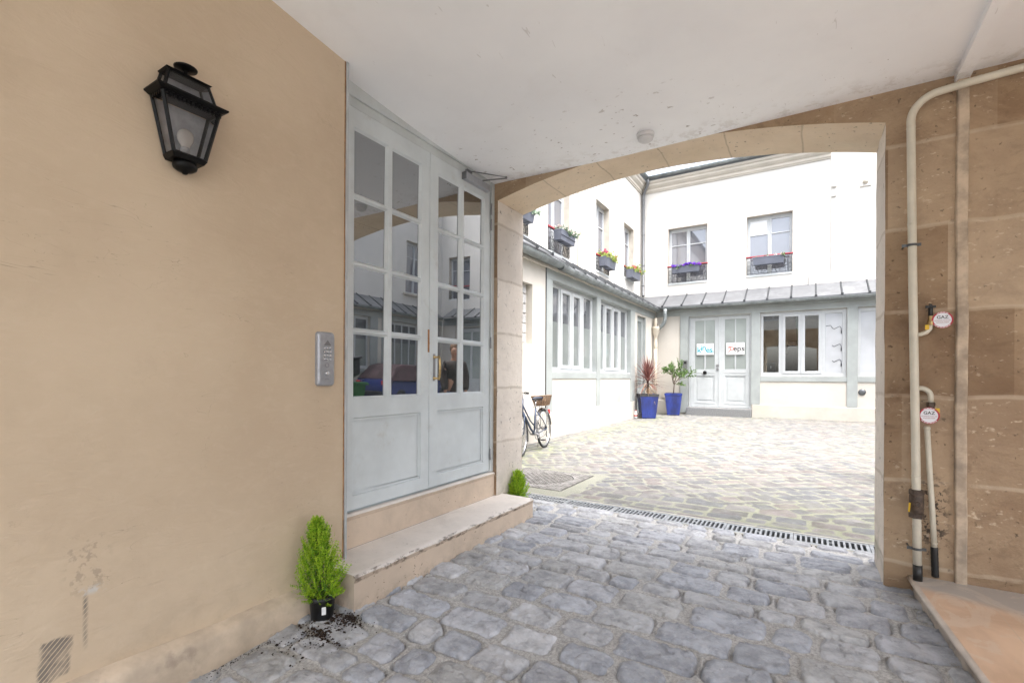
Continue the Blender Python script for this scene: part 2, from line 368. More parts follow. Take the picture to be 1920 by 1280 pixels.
    # cobbles: colour and joint mask come from point attributes of the surface
    def cobble(name, mort1, mort2, bsc, grain, dust):
        t = NT(name)
        at = t.new('ShaderNodeAttribute', attribute_name='stonecol')
        jm = t.new('ShaderNodeAttribute', attribute_name='joint')
        c = t.mix(t.math('MULTIPLY', t.ramp(t.noise(bsc, 6, .68), .35, .7), .5), at.outputs['Color'], (.18, .18, .19), 'MULTIPLY')
        c = t.mix(t.math('MULTIPLY', t.ramp(t.noise(bsc*3.5, 6, .7), .52, .68), .38), c, dust)
        c = t.mix(t.math('MULTIPLY', t.ramp(t.noise(bsc*1.7, 7, .75), .54, .62), .30), c, (.17, .17, .185))
        mort = t.mix(t.ramp(t.noise(70, 5, .8), .35, .65), mort1, mort2)
        moss = t.new('ShaderNodeAttribute', attribute_name='moss')
        mort = t.mix(moss.outputs['Fac'], mort, (.27, .285, .19))
        e = t.math('ADD', jm.outputs['Fac'], t.math('MULTIPLY', t.math('SUBTRACT', t.noise(40, 5, .7), .5), .7))
        f = t.ramp(e, .35, .65)
        c = t.mix(f, c, mort)
        c = t.mix(t.math('MULTIPLY', moss.outputs['Fac'], t.math('MULTIPLY', t.ramp(t.noise(7, 5), .4, .65), .45)), c, (.17, .20, .08))
        t.bsdf(c, t.math('ADD', .56, t.math('MULTIPLY', f, .3)), spec=.42)
        n = t.bump(t.noise(22, 8, .78), .85, .010)
        n = t.bump(t.math('MULTIPLY', t.noise(160, 3, .8), f), grain, .004, n)
        return t.done(normal=n)
    M['cob1'] = cobble('passage_cobbles', (.31, .305, .295), (.54, .53, .515), 9, 1.0, (.54, .54, .56))
    M['cob2'] = cobble('courtyard_cobbles', (.19, .195, .16), (.31, .31, .26), 5, .7, (.28, .28, .28))
    M['carblue'] = simple('blue_car_paint', (.02, .035, .16), .25, var=.04, coat=.5)
    M['cover'] = simple('mauve_car_cover', (.075, .045, .05), .8, var=.2, scale=4)
    M['bingreen'] = simple('green_bin_plastic', (.02, .14, .04), .5, var=.08)
    M['binbag'] = simple('black_crate', (.015, .018, .025), .4, var=.2)
    M['skin'] = simple('skin', (.48, .28, .20), .55, var=.05)
    M['coat'] = simple('dark_brown_coat', (.045, .036, .032), .85, var=.15)
    M['jeans'] = simple('blue_jeans', (.035, .06, .11), .85, var=.15)
    M['hair'] = simple('brown_hair', (.13, .07, .035), .7, var=.2, scale=30)

build_materials()

# ------------------------------------------------------------------ mesh helpers
class MB:
    def __init__(s): s.v = []; s.f = []; s.mi = []; s.sm = []
    def add(s, vs, fs, m=0, smooth=False):
        o = len(s.v); s.v += [tuple(p) for p in vs]
        for f in fs: s.f.append([i+o for i in f]); s.mi.append(m); s.sm.append(smooth)
    def box(s, x0, x1, y0, y1, z0, z1, m=0):
        x0, x1 = sorted((x0, x1)); y0, y1 = sorted((y0, y1)); z0, z1 = sorted((z0, z1))
        s.add([(x, y, z) for z in (z0, z1) for y in (y0, y1) for x in (x0, x1)],
              [(0, 2, 3, 1), (4, 5, 7, 6), (0, 1, 5, 4), (2, 6, 7, 3), (0, 4, 6, 2), (1, 3, 7, 5)], m)
        return s
    def pbox(s, P, u0, u1, z0, z1, d0, d1, m=0):
        a = P(u0, d0, z0); b = P(u1, d1, z1)
        return s.box(a[0], b[0], a[1], b[1], a[2], b[2], m)
    def hexa(s, bot, top, m=0, smooth=False):
        n = len(bot)
        s.add(list(bot)+list(top), [tuple(range(n))[::-1], tuple(range(n, 2*n))] + [(i, (i+1) % n, n+(i+1) % n, n+i) for i in range(n)], m, smooth)
        return s
    def plate(s, P, u0, u1, z0, z1, holes, d0, d1, m=0, sides=True):
        us = sorted({u0, u1, *[h[0] for h in holes], *[h[1] for h in holes]}); us = [u for u in us if u0 <= u <= u1]
        zs = sorted({z0, z1, *[h[2] for h in holes], *[h[3] for h in holes]}); zs = [z for z in zs if z0 <= z <= z1]
        nu, nz = len(us)-1, len(zs)-1
        def solid(i, j):
            if i < 0 or j < 0 or i >= nu or j >= nz: return False
            cu = (us[i]+us[i+1])/2; cz = (zs[j]+zs[j+1])/2
            return not any(h[0] < cu < h[1] and h[2] < cz < h[3] for h in holes)
        for i in range(nu):
            for j in range(nz):
                if not solid(i, j): continue
                a, b, c, d = us[i], us[i+1], zs[j], zs[j+1]
                for dd in (d0, d1): s.add([P(a, dd, c), P(b, dd, c), P(b, dd, d), P(a, dd, d)], [(0, 1, 2, 3)], m)
                if not solid(i-1, j): s.add([P(a, d0, c), P(a, d1, c), P(a, d1, d), P(a, d0, d)], [(0, 1, 2, 3)], m)
                if not solid(i+1, j): s.add([P(b, d0, c), P(b, d1, c), P(b, d1, d), P(b, d0, d)], [(0, 1, 2, 3)], m)
                if not solid(i, j-1): s.add([P(a, d0, c), P(a, d1, c), P(b, d1, c), P(b, d0, c)], [(0, 1, 2, 3)], m)
                if not solid(i, j+1): s.add([P(a, d0, d), P(a, d1, d), P(b, d1, d), P(b, d0, d)], [(0, 1, 2, 3)], m)
        return s
    def tube(s, path, r, n=10, m=0, caps=True, smooth=True):
        path = [Vector(p) for p in path]; N = len(path)
        rs = r if hasattr(r, '__len__') else [r]*N
        tang = []
        for i in range(N):
            a = path[max(0, i-1)]; b = path[min(N-1, i+1)]
            d = (b-a); tang.append(d.normalized() if d.length > 1e-9 else Vector((0, 0, 1)))
        up = Vector((0, 0, 1)) if abs(tang[0].z) < .9 else Vector((1, 0, 0))
        nrm = (up - tang[0]*up.dot(tang[0])).normalized()
        vs = []
        for i in range(N):
            nrm = (nrm - tang[i]*nrm.dot(tang[i])).normalized()
            bi = tang[i].cross(nrm)
            for k in range(n):
                a = 2*math.pi*k/n
                vs.append(path[i] + (nrm*math.cos(a) + bi*math.sin(a))*rs[i])
        fs = []
        for i in range(N-1):
            for k in range(n):
                k2 = (k+1) % n
                fs.append((i*n+k, i*n+k2, (i+1)*n+k2, (i+1)*n+k))
        s.add(vs, fs, m, smooth)
        if caps:
            s.add([vs[k] for k in range(n)], [tuple(range(n))[::-1]], m)
            s.add([vs[(N-1)*n+k] for k in range(n)], [tuple(range(n))], m)
        return s
    def lathe(s, prof, c=(0, 0, 0), n=24, m=0, axis='z', smooth=True, rot=None):
        vs = []
        for (r, h) in prof:
            for k in range(n):
                a = 2*math.pi*k/n
                p = Vector((r*math.cos(a), r*math.sin(a), h))
                if axis == 'y': p = Vector((p.x, p.z, p.y))
                if axis == 'x': p = Vector((p.z, p.x, p.y))
                if rot: p = rot @ p
                vs.append(p + Vector(c))
        fs = []
        for i in range(len(prof)-1):
            for k in range(n):
                k2 = (k+1) % n
                fs.append((i*n+k, i*n+k2, (i+1)*n+k2, (i+1)*n+k))
        s.add(vs, fs, m, smooth)
        s.add(vs[:n], [tuple(range(n))[::-1]], m); s.add(vs[-n:], [tuple(range(n))], m)
        return s
    def torus(s, c, R_, r, n=40, k=10, axis='y', m=0, a0=0, a1=2*math.pi, sq=1.):
        full = abs(a1-a0-2*math.pi) < 1e-6
        N = n if full else n+1
        vs = []
        for i in range(N):
            a = a0+(a1-a0)*i/n
            for j in range(k):
                b = 2*math.pi*j/k
                rr = R_+r*math.cos(b); w = r*sq*math.sin(b)
                p = {'y': (rr*math.cos(a), w, rr*math.sin(a)), 'x': (w, rr*math.cos(a), rr*math.sin(a)), 'z': (rr*math.cos(a), rr*math.sin(a), w)}[axis]
                vs.append(Vector(p)+Vector(c))
        fs = []
        for i in range(n):
            i2 = (i+1) % N
            for j in range(k):
                j2 = (j+1) % k
                fs.append((i*k+j, i*k+j2, i2*k+j2, i2*k+j))
        s.add(vs, fs, m, True); return s
    def sphere(s, c, r, n=12, k=8, m=0):
        rx, ry, rz = r if hasattr(r, '__len__') else (r, r, r)
        vs = []; fs = []
        for j in range(k+1):
            t = math.pi*j/k
            for i in range(n):
                a = 2*math.pi*i/n
                vs.append((c[0]+rx*math.sin(t)*math.cos(a), c[1]+ry*math.sin(t)*math.sin(a), c[2]+rz*math.cos(t)))
        for j in range(k):
            for i in range(n):
                i2 = (i+1) % n; fs.append((j*n+i, j*n+i2, (j+1)*n+i2, (j+1)*n+i))
        s.add(vs, fs, m, True); return s
    def prism(s, poly, f, a, b, m=0, smooth=False):
        n = len(poly); vs = [f(p, a) for p in poly]+[f(p, b) for p in poly]
        s.add(vs, [tuple(range(n)), tuple(range(n, 2*n))[::-1]], m)
        s.add(vs, [(i, (i+1) % n, n+(i+1) % n, n+i) for i in range(n)], m, smooth); return s

ORG = {}
def thing(name, label, cat, loc=(0, 0, 0), group=None, rotz=0, world=True, rot=None):
    o = bpy.data.objects.new(name, None); COL.objects.link(o)
    o.location = loc; o.rotation_euler = rot or (0, 0, rotz)
    o.empty_display_size = .1
    o['label'] = label; o['category'] = cat
    if group: o['group'] = group
    ORG[o] = Vector(loc) if world else Vector((0, 0, 0))
    return o
def build(mb, name, mats, parent=None, loc=None, bevel=0, merge=False, seg=1, recalc=True, label=None):
    if not isinstance(mats, (list, tuple)): mats = [mats]
    org = ORG[parent] if parent is not None else Vector(loc or (0, 0, 0))
    me = bpy.data.meshes.new(name)
    me.from_pydata([(p[0]-org[0], p[1]-org[1], p[2]-org[2]) for p in mb.v], [], mb.f)
    me.polygons.foreach_set('material_index', mb.mi); me.polygons.foreach_set('use_smooth', mb.sm)
    for m in mats: me.materials.append(M[m] if isinstance(m, str) else m)
    if recalc:
        bm = bmesh.new(); bm.from_mesh(me)
        bmesh.ops.remove_doubles(bm, verts=bm.verts, dist=1e-5)
        bmesh.ops.recalc_face_normals(bm, faces=bm.faces); bm.to_mesh(me); bm.free()
    me.update()
    o = bpy.data.objects.new(name, me); COL.objects.link(o)
    if parent is not None: o.parent = parent; ORG[o] = ORG[parent]
    else: o.location = org; ORG[o] = org
    if bevel:
        b = o.modifiers.new('bevel', 'BEVEL'); b.width = bevel; b.segments = seg; b.limit_method = 'ANGLE'; b.angle_limit = R(40)
        b.harden_normals = False
    if label: o['label'] = label
    return o
def tag(o, label, cat, group=None, kind=None):
    o['label'] = label; o['category'] = cat
    if group: o['group'] = group
    if kind: o['kind'] = kind
    return o
def structure(o): o['kind'] = 'structure'; return o
def dup_tree(o, loc=None, parent=None):
    c = o.copy(); COL.objects.link(c)
    ORG[c] = ORG[o]
    if parent is not None: c.parent = parent
    for ch in [q for q in COL.objects if q.parent == o]: dup_tree(ch, None, c)
    if loc is not None: c.location = loc
    return c
def text_mesh(s, size, mat, name, parent, M4, extrude=.0008, align='CENTER', shear=0, bold=0.):
    cu = bpy.data.curves.new(name, 'FONT'); cu.body = s; cu.size = size; cu.extrude = extrude
    cu.align_x = align; cu.align_y = 'CENTER'; cu.shear = shear; cu.offset = bold
    cu.resolution_u = 3
    tmp = bpy.data.objects.new(name, cu); COL.objects.link(tmp)
    dg = bpy.context.evaluated_depsgraph_get()
    me = bpy.data.meshes.new_from_object(tmp.evaluated_get(dg))
    bpy.data.objects.remove(tmp); bpy.data.curves.remove(cu)
    me.transform(M4); me.transform(Matrix.Translation(-ORG[parent]))
    me.materials.clear(); me.materials.append(M[mat])
    me.name = name
    o = bpy.data.objects.new(name, me); COL.objects.link(o); o.parent = parent; ORG[o] = ORG[parent]
    return o

# ------------------------------------------------------------------ ground and paving
rng = np.random.default_rng(11)
def vnoise(x, y, seed, scale):
    """smooth value noise, vectorised"""
    x = x*scale; y = y*scale
    xi = np.floor(x).astype(int); yi = np.floor(y).astype(int)
    fx = x-xi; fy = y-yi; fx = fx*fx*(3-2*fx); fy = fy*fy*(3-2*fy)
    def h(a, b):
        n = (a*374761393 + b*668265263 + seed*144665) & 0x7fffffff
        n = ((n ^ (n >> 13))*1274126177) & 0x7fffffff
        return ((n ^ (n >> 16)) & 0xffff)/65535.0
    return (h(xi, yi)*(1-fx)+h(xi+1, yi)*fx)*(1-fy)+(h(xi, yi+1)*(1-fx)+h(xi+1, yi+1)*fx)*fy
def fbm(x, y, seed, scale, o=4):
    s = 0; a = .5
    for i in range(o): s = s+a*vnoise(x, y, seed+i*17, scale); scale *= 2.03; a *= .5
    return s
def cobbles(x, y, rowh, colw, joint, seed, rad=.035, warp=.02, jitter=.35, rowvar=.25):
    """stone id, signed distance to the stone's edge, and centre-relative coordinates"""
    r = np.random.default_rng(seed)
    wx = x+(fbm(x, y, seed+1, 3.1, 3)-.45)*warp*2; wy = y+(fbm(x, y, seed+2, 2.3, 3)-.45)*warp*2
    y0 = wy.min()-.5; ny = int((wy.max()-y0)/rowh/(1-rowvar))+3
    yb = y0+np.concatenate([[0], np.cumsum(rowh*(1+rowvar*(r.random(ny)*2-1)))])
    row = np.clip(np.searchsorted(yb, wy.ravel())-1, 0, ny-1).reshape(wy.shape)
    x0 = wx.min()-.6; nx = int((wx.max()-x0)/colw/(1-jitter))+4
    widths = colw*(1+jitter*(r.random((ny, nx))*2-1))
    xb = x0-r.random((ny, 1))*colw+np.concatenate([np.zeros((ny, 1)), np.cumsum(widths, axis=1)], axis=1)
    flat_row = row.ravel(); fx = wx.ravel(); col = np.zeros_like(flat_row)
    for k in np.unique(flat_row):
        msk = flat_row == k
        col[msk] = np.clip(np.searchsorted(xb[k], fx[msk])-1, 0, nx-1)
    col = col.reshape(row.shape)
    xa, xc = xb[row, col], xb[row, col+1]; ya, yc = yb[row], yb[row+1]
    sid = row*(nx+7)+col
    hr = r.random((ny*(nx+7)+nx+9, 6))
    H = hr[sid]
    cx = (xa+xc)/2+(H[..., 0]-.5)*.012; cy = (ya+yc)/2+(H[..., 1]-.5)*.012
    jx = joint*(.6+.9*H[..., 2]); jy = joint*(.6+.9*H[..., 3])
    ang = (H[..., 4]-.5)*.16
    dx = wx-cx; dy = wy-cy
    rx = dx*np.cos(ang)-dy*np.sin(ang); ry = dx*np.sin(ang)+dy*np.cos(ang)
    hx = (xc-xa)/2-jx/2; hy = (yc-ya)/2-jy/2
    rr = np.minimum(rad*(.6+.9*H[..., 5]), np.minimum(hx, hy)*.85)
    qx = np.abs(rx)-hx+rr; qy = np.abs(ry)-hy+rr
    d = np.hypot(np.maximum(qx, 0), np.maximum(qy, 0))+np.minimum(np.maximum(qx, qy), 0)-rr
    d = d+(fbm(x, y, seed+5, 22, 3)-.44)*.022
    return sid, d, rx/np.maximum(hx, .01), ry/np.maximum(hy, .01), H
def grid_mesh(name, X, Y, Z, colr, joint, moss, mat, holes=None):
    ny, nx = X.shape
    co = np.stack([X, Y, Z], -1).reshape(-1, 3).astype(np.float32)
    idx = np.arange(nx*ny).reshape(ny, nx)
    quads = np.stack([idx[:-1, :-1], idx[:-1, 1:], idx[1:, 1:], idx[1:, :-1]], -1).reshape(-1, 4)
    me = bpy.data.meshes.new(name)
    me.vertices.add(len(co)); me.vertices.foreach_set('co', co.ravel())
    me.loops.add(quads.size); me.loops.foreach_set('vertex_index', quads.ravel().astype(np.int32))
    me.polygons.add(len(quads)); me.polygons.foreach_set('loop_start', np.arange(0, quads.size, 4, dtype=np.int32))
    me.polygons.foreach_set('use_smooth', np.ones(len(quads), bool))
    me.update(calc_edges=True)
    a = me.attributes.new('stonecol', 'FLOAT_COLOR', 'POINT'); c4 = np.ones((len(co), 4), np.float32); c4[:, :3] = colr.reshape(-1, 3); a.data.foreach_set('color', c4.ravel())
    a = me.attributes.new('joint', 'FLOAT', 'POINT'); a.data.foreach_set('value', joint.ravel().astype(np.float32))
    a = me.attributes.new('moss', 'FLOAT', 'POINT'); a.data.foreach_set('value', moss.ravel().astype(np.float32))
    me.materials.append(M[mat]); me.validate()
    o = bpy.data.objects.new(name, me); COL.objects.link(o); ORG[o] = Vector((0, 0, 0))
    return structure(o)
def sstep(a, b, v): t = np.clip((v-a)/(b-a), 0, 1); return t*t*(3-2*t)
def palette(sid, cols, seed):
    r = np.random.default_rng(seed); c = np.array(cols)
    k = r.integers(0, len(cols), sid.max()+1); br = .88+.24*r.random(sid.max()+1)
    return c[k][sid]*br[sid][..., None]
def passage_z(y): return .012-.032*np.maximum(0, 2.6-y)**1.5
def court_z(y): return .05*np.clip((y-8)/8.4, 0, 1)

xs = np.arange(-2.46, 1.3, .0058); ys = np.arange(.15, 4.235, .0058)
X, Y = np.meshgrid(xs, ys)
sid, d, u, v, H = cobbles(X, Y, .198, .288, .034, 3, rad=.034, warp=.014, jitter=.36, rowvar=.2)
d = d+(fbm(X, Y, 66, 11, 3)-.44)*.020
mask = 1-sstep(-.006, .009, d)                      # 1 on the stone
crown = np.clip(-d/.030, 0, 1); crown = 1-(1-crown)**2.6
hgt = mask*(.008+.012*crown) + (H[..., 0]-.5)*.008*mask + (u*(H[..., 1]-.5)+v*(H[..., 2]-.5))*.010*mask
t_ = fbm(X*1.0, Y*1.6, 71, 6, 4)*9+sid*.37
terr = np.floor(t_)+sstep(.72, 1.0, t_-np.floor(t_))
hgt += (fbm(X, Y, 70, 9, 5)-.47)*.012*mask + mask*.0028*((terr % 3)-1) + mask*(fbm(X, Y, 74, 60, 3)-.44)*.004
crev = np.exp(-((d-.004)/.0055)**2)*sstep(.38, .6, fbm(X, Y, 61, 5, 3))
hgt += (fbm(X, Y, 90, 45, 3)-.44)*.004 - .020*crev + .005*(1-mask)*(1-crev)
Z = passage_z(Y)-.014+hgt
stc = palette(sid, [(.42, .44, .485), (.445, .46, .50), (.395, .415, .46), (.47, .48, .505), (.43, .44, .46), (.50, .51, .535), (.44, .445, .45)], 5)
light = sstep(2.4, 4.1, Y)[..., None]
stc = stc*(1-.12*light)  # stones coloured darker towards the arch, offsetting the stronger daylight there
jm = sstep(-.004, .006, d)
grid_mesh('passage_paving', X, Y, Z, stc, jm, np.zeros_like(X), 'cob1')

xs = np.concatenate([np.arange(-4.5, 3.0, .019), np.arange(3.0, 9.0, .05)])
ys = [4.515]
while ys[-1] < 16.6: ys.append(ys[-1]+.012+.0022*(ys[-1]-4.5))
X, Y = np.meshgrid(xs, np.array(ys))
# straight courses behind the drain, diagonal field beyond, one course along the left wall
c45, s45 = math.cos(R(38)), math.sin(R(38))
f1 = cobbles(X, Y, .19, .27, .035, 21, rad=.03, warp=.012)
f2 = cobbles(X*c45+Y*s45, -X*s45+Y*c45, .17, .21, .028, 22, rad=.035, warp=.04)
f3 = cobbles(Y, X, .15, .24, .03, 23, rad=.03)
selA = Y < 5.05+.25*(fbm(X, Y, 40, .8, 2)); selC = X < -3.98
def pick(i):
    a = np.where(selA[..., None] if f1[i].ndim == 3 else selA, f1[i], f2[i]); return np.where(selC[..., None] if a.ndim == 3 else selC, f3[i], a)
d = pick(1); u = pick(2); v = pick(3); H = pick(4)
sid = np.where(selC, f3[0] % 5000+12000, np.where(selA, f1[0] % 5000, f2[0] % 6000+5000))
mask = 1-sstep(-.006, .012, d)
crown = np.clip(-d/.04, 0, 1)
cem = (X < -2.12)*(Y < 5.95)*1.0; cem *= sstep(0, .15, -2.1-X+.1*fbm(X, Y, 8, 4, 2))*(1-sstep(5.75, 6.0, Y+.1*fbm(X, Y, 9, 4, 2)))
hgt = (mask*(.004+.008*crown)+(H[..., 0]-.5)*.006*mask+(u*(H[..., 1]-.5)+v*(H[..., 2]-.5))*.008*mask)*(1-cem)+.007*cem
hgt += (fbm(X, Y, 33, .7, 2)-.4)*.03*sstep(5.5, 7, Y)
Z = court_z(Y)-.016+hgt+.008
# sunk bed under the manhole frame
inm = (np.abs(X+2.81) < .50)*(np.abs(Y-5.25) < .50); Z = np.where(inm, -.03, Z)
stc = palette(sid, [(.178, .168, .164), (.196, .173, .164), (.17, .168, .168), (.205, .187, .18), (.145, .148, .155), (.228, .218, .212), (.188, .182, .178), (.158, .158, .162)], 6)
jm = np.maximum(sstep(-.004, .010, d), cem*.9)
moss = np.clip(.25*sstep(.35, .6, fbm(X, Y, 50, .6, 3)) + .40*(1-sstep(4.5, 6.2, Y))*sstep(-2.4, -.5, X)*sstep(.3, .6, fbm(X, Y, 51, 1.3, 3))
               + .9*np.exp(-((X+3.85)/.34)**2)*sstep(.25, .5, fbm(X, Y, 52, 1.1, 3)) + .35*np.exp(-((Y-16.3)/.3)**2), 0, 1)
moss *= (1-cem*.7)
grid_mesh('courtyard_paving', X, Y, Z, stc, jm, moss, 'cob2')

g = MB(); g.add([(-400, -400, -.14), (400, -400, -.14), (400, 400, -.14), (-400, 400, -.14)], [(0, 1, 2, 3)])
structure(build(g, 'ground', 'ground'))
g = MB(); g.box(-8, 9, -14, .16, -.13, -.07)
structure(build(g, 'street_pavement', 'conc'))

# drain across the threshold: cement kerbs, pit and grates
g = MB(); g.box(-2.9, 1.40, 4.232, 4.262, -.12, .004); g.box(-2.9, 1.40, 4.488, 4.518, -.12, .006)
g.box(-2.9, 1.40, 4.262, 4.488, -.12, -.09, 1)
o = build(g, 'drain_channel', ['conc', 'pit']); tag(o, 'cement lined drain channel running under the metal grates at the archway', 'drain')
def grate(x0, x1, twin, label, group):
    g = MB(); fr = .016
    z0, z1 = -.022, .004
    P = lambda u, dd, w: (u, w, dd)
    y0, y1 = 4.266, 4.484
    holes = []
    n = max(1, round((x1-x0-2*fr)/.0345)); p = (x1-x0-2*fr)/n
    rows = [(y0+.035, y1-.035)] if not twin else [(y0+.028, y0+.096), (y1-.096, y1-.028)]
    for i in range(n):
        a = x0+fr+p*i+p*.20; b = a+p*.60
        if not twin and i in (n//2,):
            holes += [(a, b, y0+.035, y0+.10), (a, b, y1-.10, y1-.035)]; continue
        for r_ in rows: holes.append((a, b, *r_))
    g.plate(P, x0+.002, x1-.002, y0, y1, holes, z0, z1)
    o = build(g, 'drain_grate', 'grate', loc=((x0+x1)/2, 4.37, z0)); tag(o, label, 'grate', group)
grate(-2.78, -2.045, True, 'leftmost drain grate with two rows of short slots, beside the small cypress', 'steel drain grates in the threshold')
xg = -2.045; labs = ['first long-slotted drain grate right of the one with short slots', 'second long-slotted drain grate from the left', 'third long-slotted drain grate, at the middle of the archway', 'long-slotted drain grate fourth from the left, right of the middle', 'fifth long-slotted drain grate, the last one wholly seen, beside the right stone pier', 'last long-slotted drain grate, almost hidden by the right stone pier']
for i in range(6):
    w = .488; grate(xg, xg+w, False, labs[i], 'steel drain grates in the threshold'); xg += w

# manhole
t = thing('manhole_cover', 'round cast iron manhole cover in a patterned square frame set in the cobbles', 'manhole', (-2.81, 5.25, -.03))
g = MB(); cx, cy = -2.81, 5.25
P = lambda u, dd, w: (u, w, dd)
n = 48
inner = [(cx+.405*math.cos(2*math.pi*k/n), cy+.405*math.sin(2*math.pi*k/n)) for k in range(n)]
outer = []
for k in range(n):
    a = 2*math.pi*k/n; c_, s_ = math.cos(a), math.sin(a); q = .49/max(abs(c_), abs(s_)); outer.append((cx+q*c_, cy+q*s_))
for k in range(n):
    k2 = (k+1) % n
    g.add([(*inner[k], .004), (*outer[k], .004), (*outer[k2], .004), (*inner[k2], .004), (*inner[k], -.02), (*inner[k2], -.02), (*outer[k], -.03), (*outer[k2], -.03)],
          [(0, 1, 2, 3), (0, 3, 5, 4), (1, 6, 7, 2)])
for i in range(-10, 11):
    for j in range(-10, 11):
        x_, y_ = cx+i*.046, cy+j*.046
        if math.hypot(x_-cx, y_-cy) > .44 and max(abs(x_-cx), abs(y_-cy)) < .47: g.box(x_-.014, x_+.014, y_-.007, y_+.007, .004, .0075)
build(g, 'frame', 'castiron', t)
g = MB(); g.lathe([(.395, -.02), (.395, -.003), (.39, .002), (.375, .002), (.372, -.002), (.0005, -.002)], (cx, cy, 0), 48)
for i in range(-9, 10):
    for j in range(-9, 10):
        x_, y_ = cx+i*.040, cy+j*.040
        if math.hypot(x_-cx, y_-cy) < .352:
            if (i+j) % 2: g.box(x_-.015, x_+.015, y_-.006, y_+.006, -.002, .004)
            else: g.box(x_-.006, x_+.006, y_-.015, y_+.015, -.002, .004)
build(g, 'cover', 'castiron', t)

# ------------------------------------------------------------------ passage: wall, ceiling, arch
def ceil_z(x, y):
    d_ = max(0., 3.6-y); zx = 2.955+.03*max(0, min(1, (-x-1.3)/1.1))
    return zx+.0043*d_+.0293*d_*d_ if y > 0 else zx+.0155+.0293*12.96+(-y)*.03
PW = lambda u, d, z: (-2.30-d, u, z)
t = thing('plastered_wall', 'beige plastered passage wall left of the door, scuffed and stained near the floor', 'wall', (-2.3, .1, 0))
g = MB(); g.plate(PW, -2.6, 1.868, -.13, 3.75, [], 0, .45)
build(g, 'wall', 'plaster', t)
g = MB(); a = (-.015, .09); pts = [(-2.302, -.13), (-2.232, -.13), (-2.236, .085), (-2.25, .105), (-2.302, .125)]
n = 40
for k in range(n):
    ya, yb_ = -1.6+k*(3.40/n), -1.6+(k+1)*(3.40/n)
    wob = lambda yy: (math.sin(yy*3.1)*.004+math.sin(yy*7.7)*.003)
    A = [(p[0]+wob(ya), ya, p[1]+wob(ya*1.3)) for p in pts]; B = [(p[0]+wob(yb_), yb_, p[1]+wob(yb_*1.3)) for p in pts]
    for q in range(4): g.add([A[q], A[q+1], B[q+1], B[q]], [(0, 1, 2, 3)], 0, True)
    if k == n-1: g.add(B, [(0, 1, 2, 3, 4)])
build(g, 'skirting', 'skirt', t)
g = MB(); g.box(-2.312, -2.290, 1.8685, 1.883, .178, 3.2)
build(g, 'corner_strip', 'bead', t)
g = MB(); g.box(-2.33, -2.2985, 1.8605, 1.8672, .19, 3.15); build(g, 'corner_crack', 'door_dark', t)

g = MB(); xs_ = np.linspace(-2.62, 3.3, 34); ys_ = list(np.linspace(-2.6, 3.6, 56))
vs = [(x, y, ceil_z(x, y)) for y in ys_ for x in xs_]; nx = len(xs_)
fs = [(j*nx+i, j*nx+i+1, (j+1)*nx+i+1, (j+1)*nx+i) for j in range(len(ys_)-1) for i in range(nx-1)]
g.add(vs, fs, 0, True)
o = structure(build(g, 'ceiling', 'ceiling', recalc=False))
g = MB()
for k in range(20):
    ya, yb_ = -1.6+k*.26, -1.6+(k+1)*.26
    za, zb = ceil_z(.7, ya), ceil_z(.7, min(yb_, 3.6)); yb_ = min(yb_, 3.598)
    bot = [(.692, ya, za-.038), (.756, ya, za-.038), (.756, yb_, zb-.038), (.692, yb_, zb-.038)]
    top = [(p[0], p[1], p[2]+.06) for p in bot]
    g.hexa(bot, top)
build(g, 'ceiling_batten', 'ceiling', o)

# arch wall
prof = [(-2.38, 2.83), (-2.2, 2.868), (-2.0, 2.907), (-1.75, 2.942), (-1.54, 2.965), (-1.32, 2.981), (-1.1, 2.987), (-.9, 2.982), (-.7, 2.968), (-.53, 2.952), (-.36, 2.930), (-.2, 2.906), (-.05, 2.878), (.1, 2.847), (.25, 2.811), (.388, 2.774)]
YF, YK = 3.6, 4.05
t = thing('stone_archway', 'broad flat stone arch with brown weathered front and pale dressed inner faces', 'archway', (-1, 3.8, 0))
g = MB()
def facepts(y): return y+0
for y in (YF, YK):
    for i in range(len(prof)-1):
        (xa, za), (xb, zb) = prof[i], prof[i+1]
        g.add([(xa, y, za), (xb, y, zb), (xb, y, 3.8), (xa, y, 3.8)], [(0, 1, 2, 3)])
    g.add([(-2.75, y, -.13), (-2.38, y, -.13), (-2.38, y, 3.8), (-2.75, y, 3.8)], [(0, 1, 2, 3)])
    g.add([(.388, y, -.13), (4.2, y, -.13), (4.2, y, 3.8), (.388, y, 3.8)], [(0, 1, 2, 3)])
build(g, 'wall', 'stone', t, recalc=False)
rj = random.Random(4)
g = MB()
def jambface(x, sgn, ztop):
    nz, nyy = 48, 7
    vs = []
    for j in range(nz+1):
        z = -.13+(ztop+.13)*j/nz
        for i in range(nyy+1):
            y = YF+(YK-YF)*i/nyy
            edge = 1 if i in (0, nyy) else 0
            w = (math.sin(z*7+i)*.003+math.sin(z*19+2*i)*.0018)
            vs.append((x+sgn*w*(.6 if edge else 1), y, z))
    fs = [(j*(nyy+1)+i, j*(nyy+1)+i+1, (j+1)*(nyy+1)+i+1, (j+1)*(nyy+1)+i) for j in range(nz) for i in range(nyy)]
    g.add(vs, fs, 0, True)
jambface(-2.38, 1, 2.83); build(g, 'jamb', 'jamb', t, recalc=False)
g = MB(); jambface(.388, 1, 2.774); build(g, 'jamb', 'jamb', t, recalc=False)
g = MB()
for i in range(len(prof)-1):
    (xa, za), (xb, zb) = prof[i], prof[i+1]
    g.add([(xa, YF, za), (xb, YF, zb), (xb, YK, zb), (xa, YK, za)], [(0, 1, 2, 3)], 0, True)
build(g, 'soffit', 'soffit', t, recalc=False)
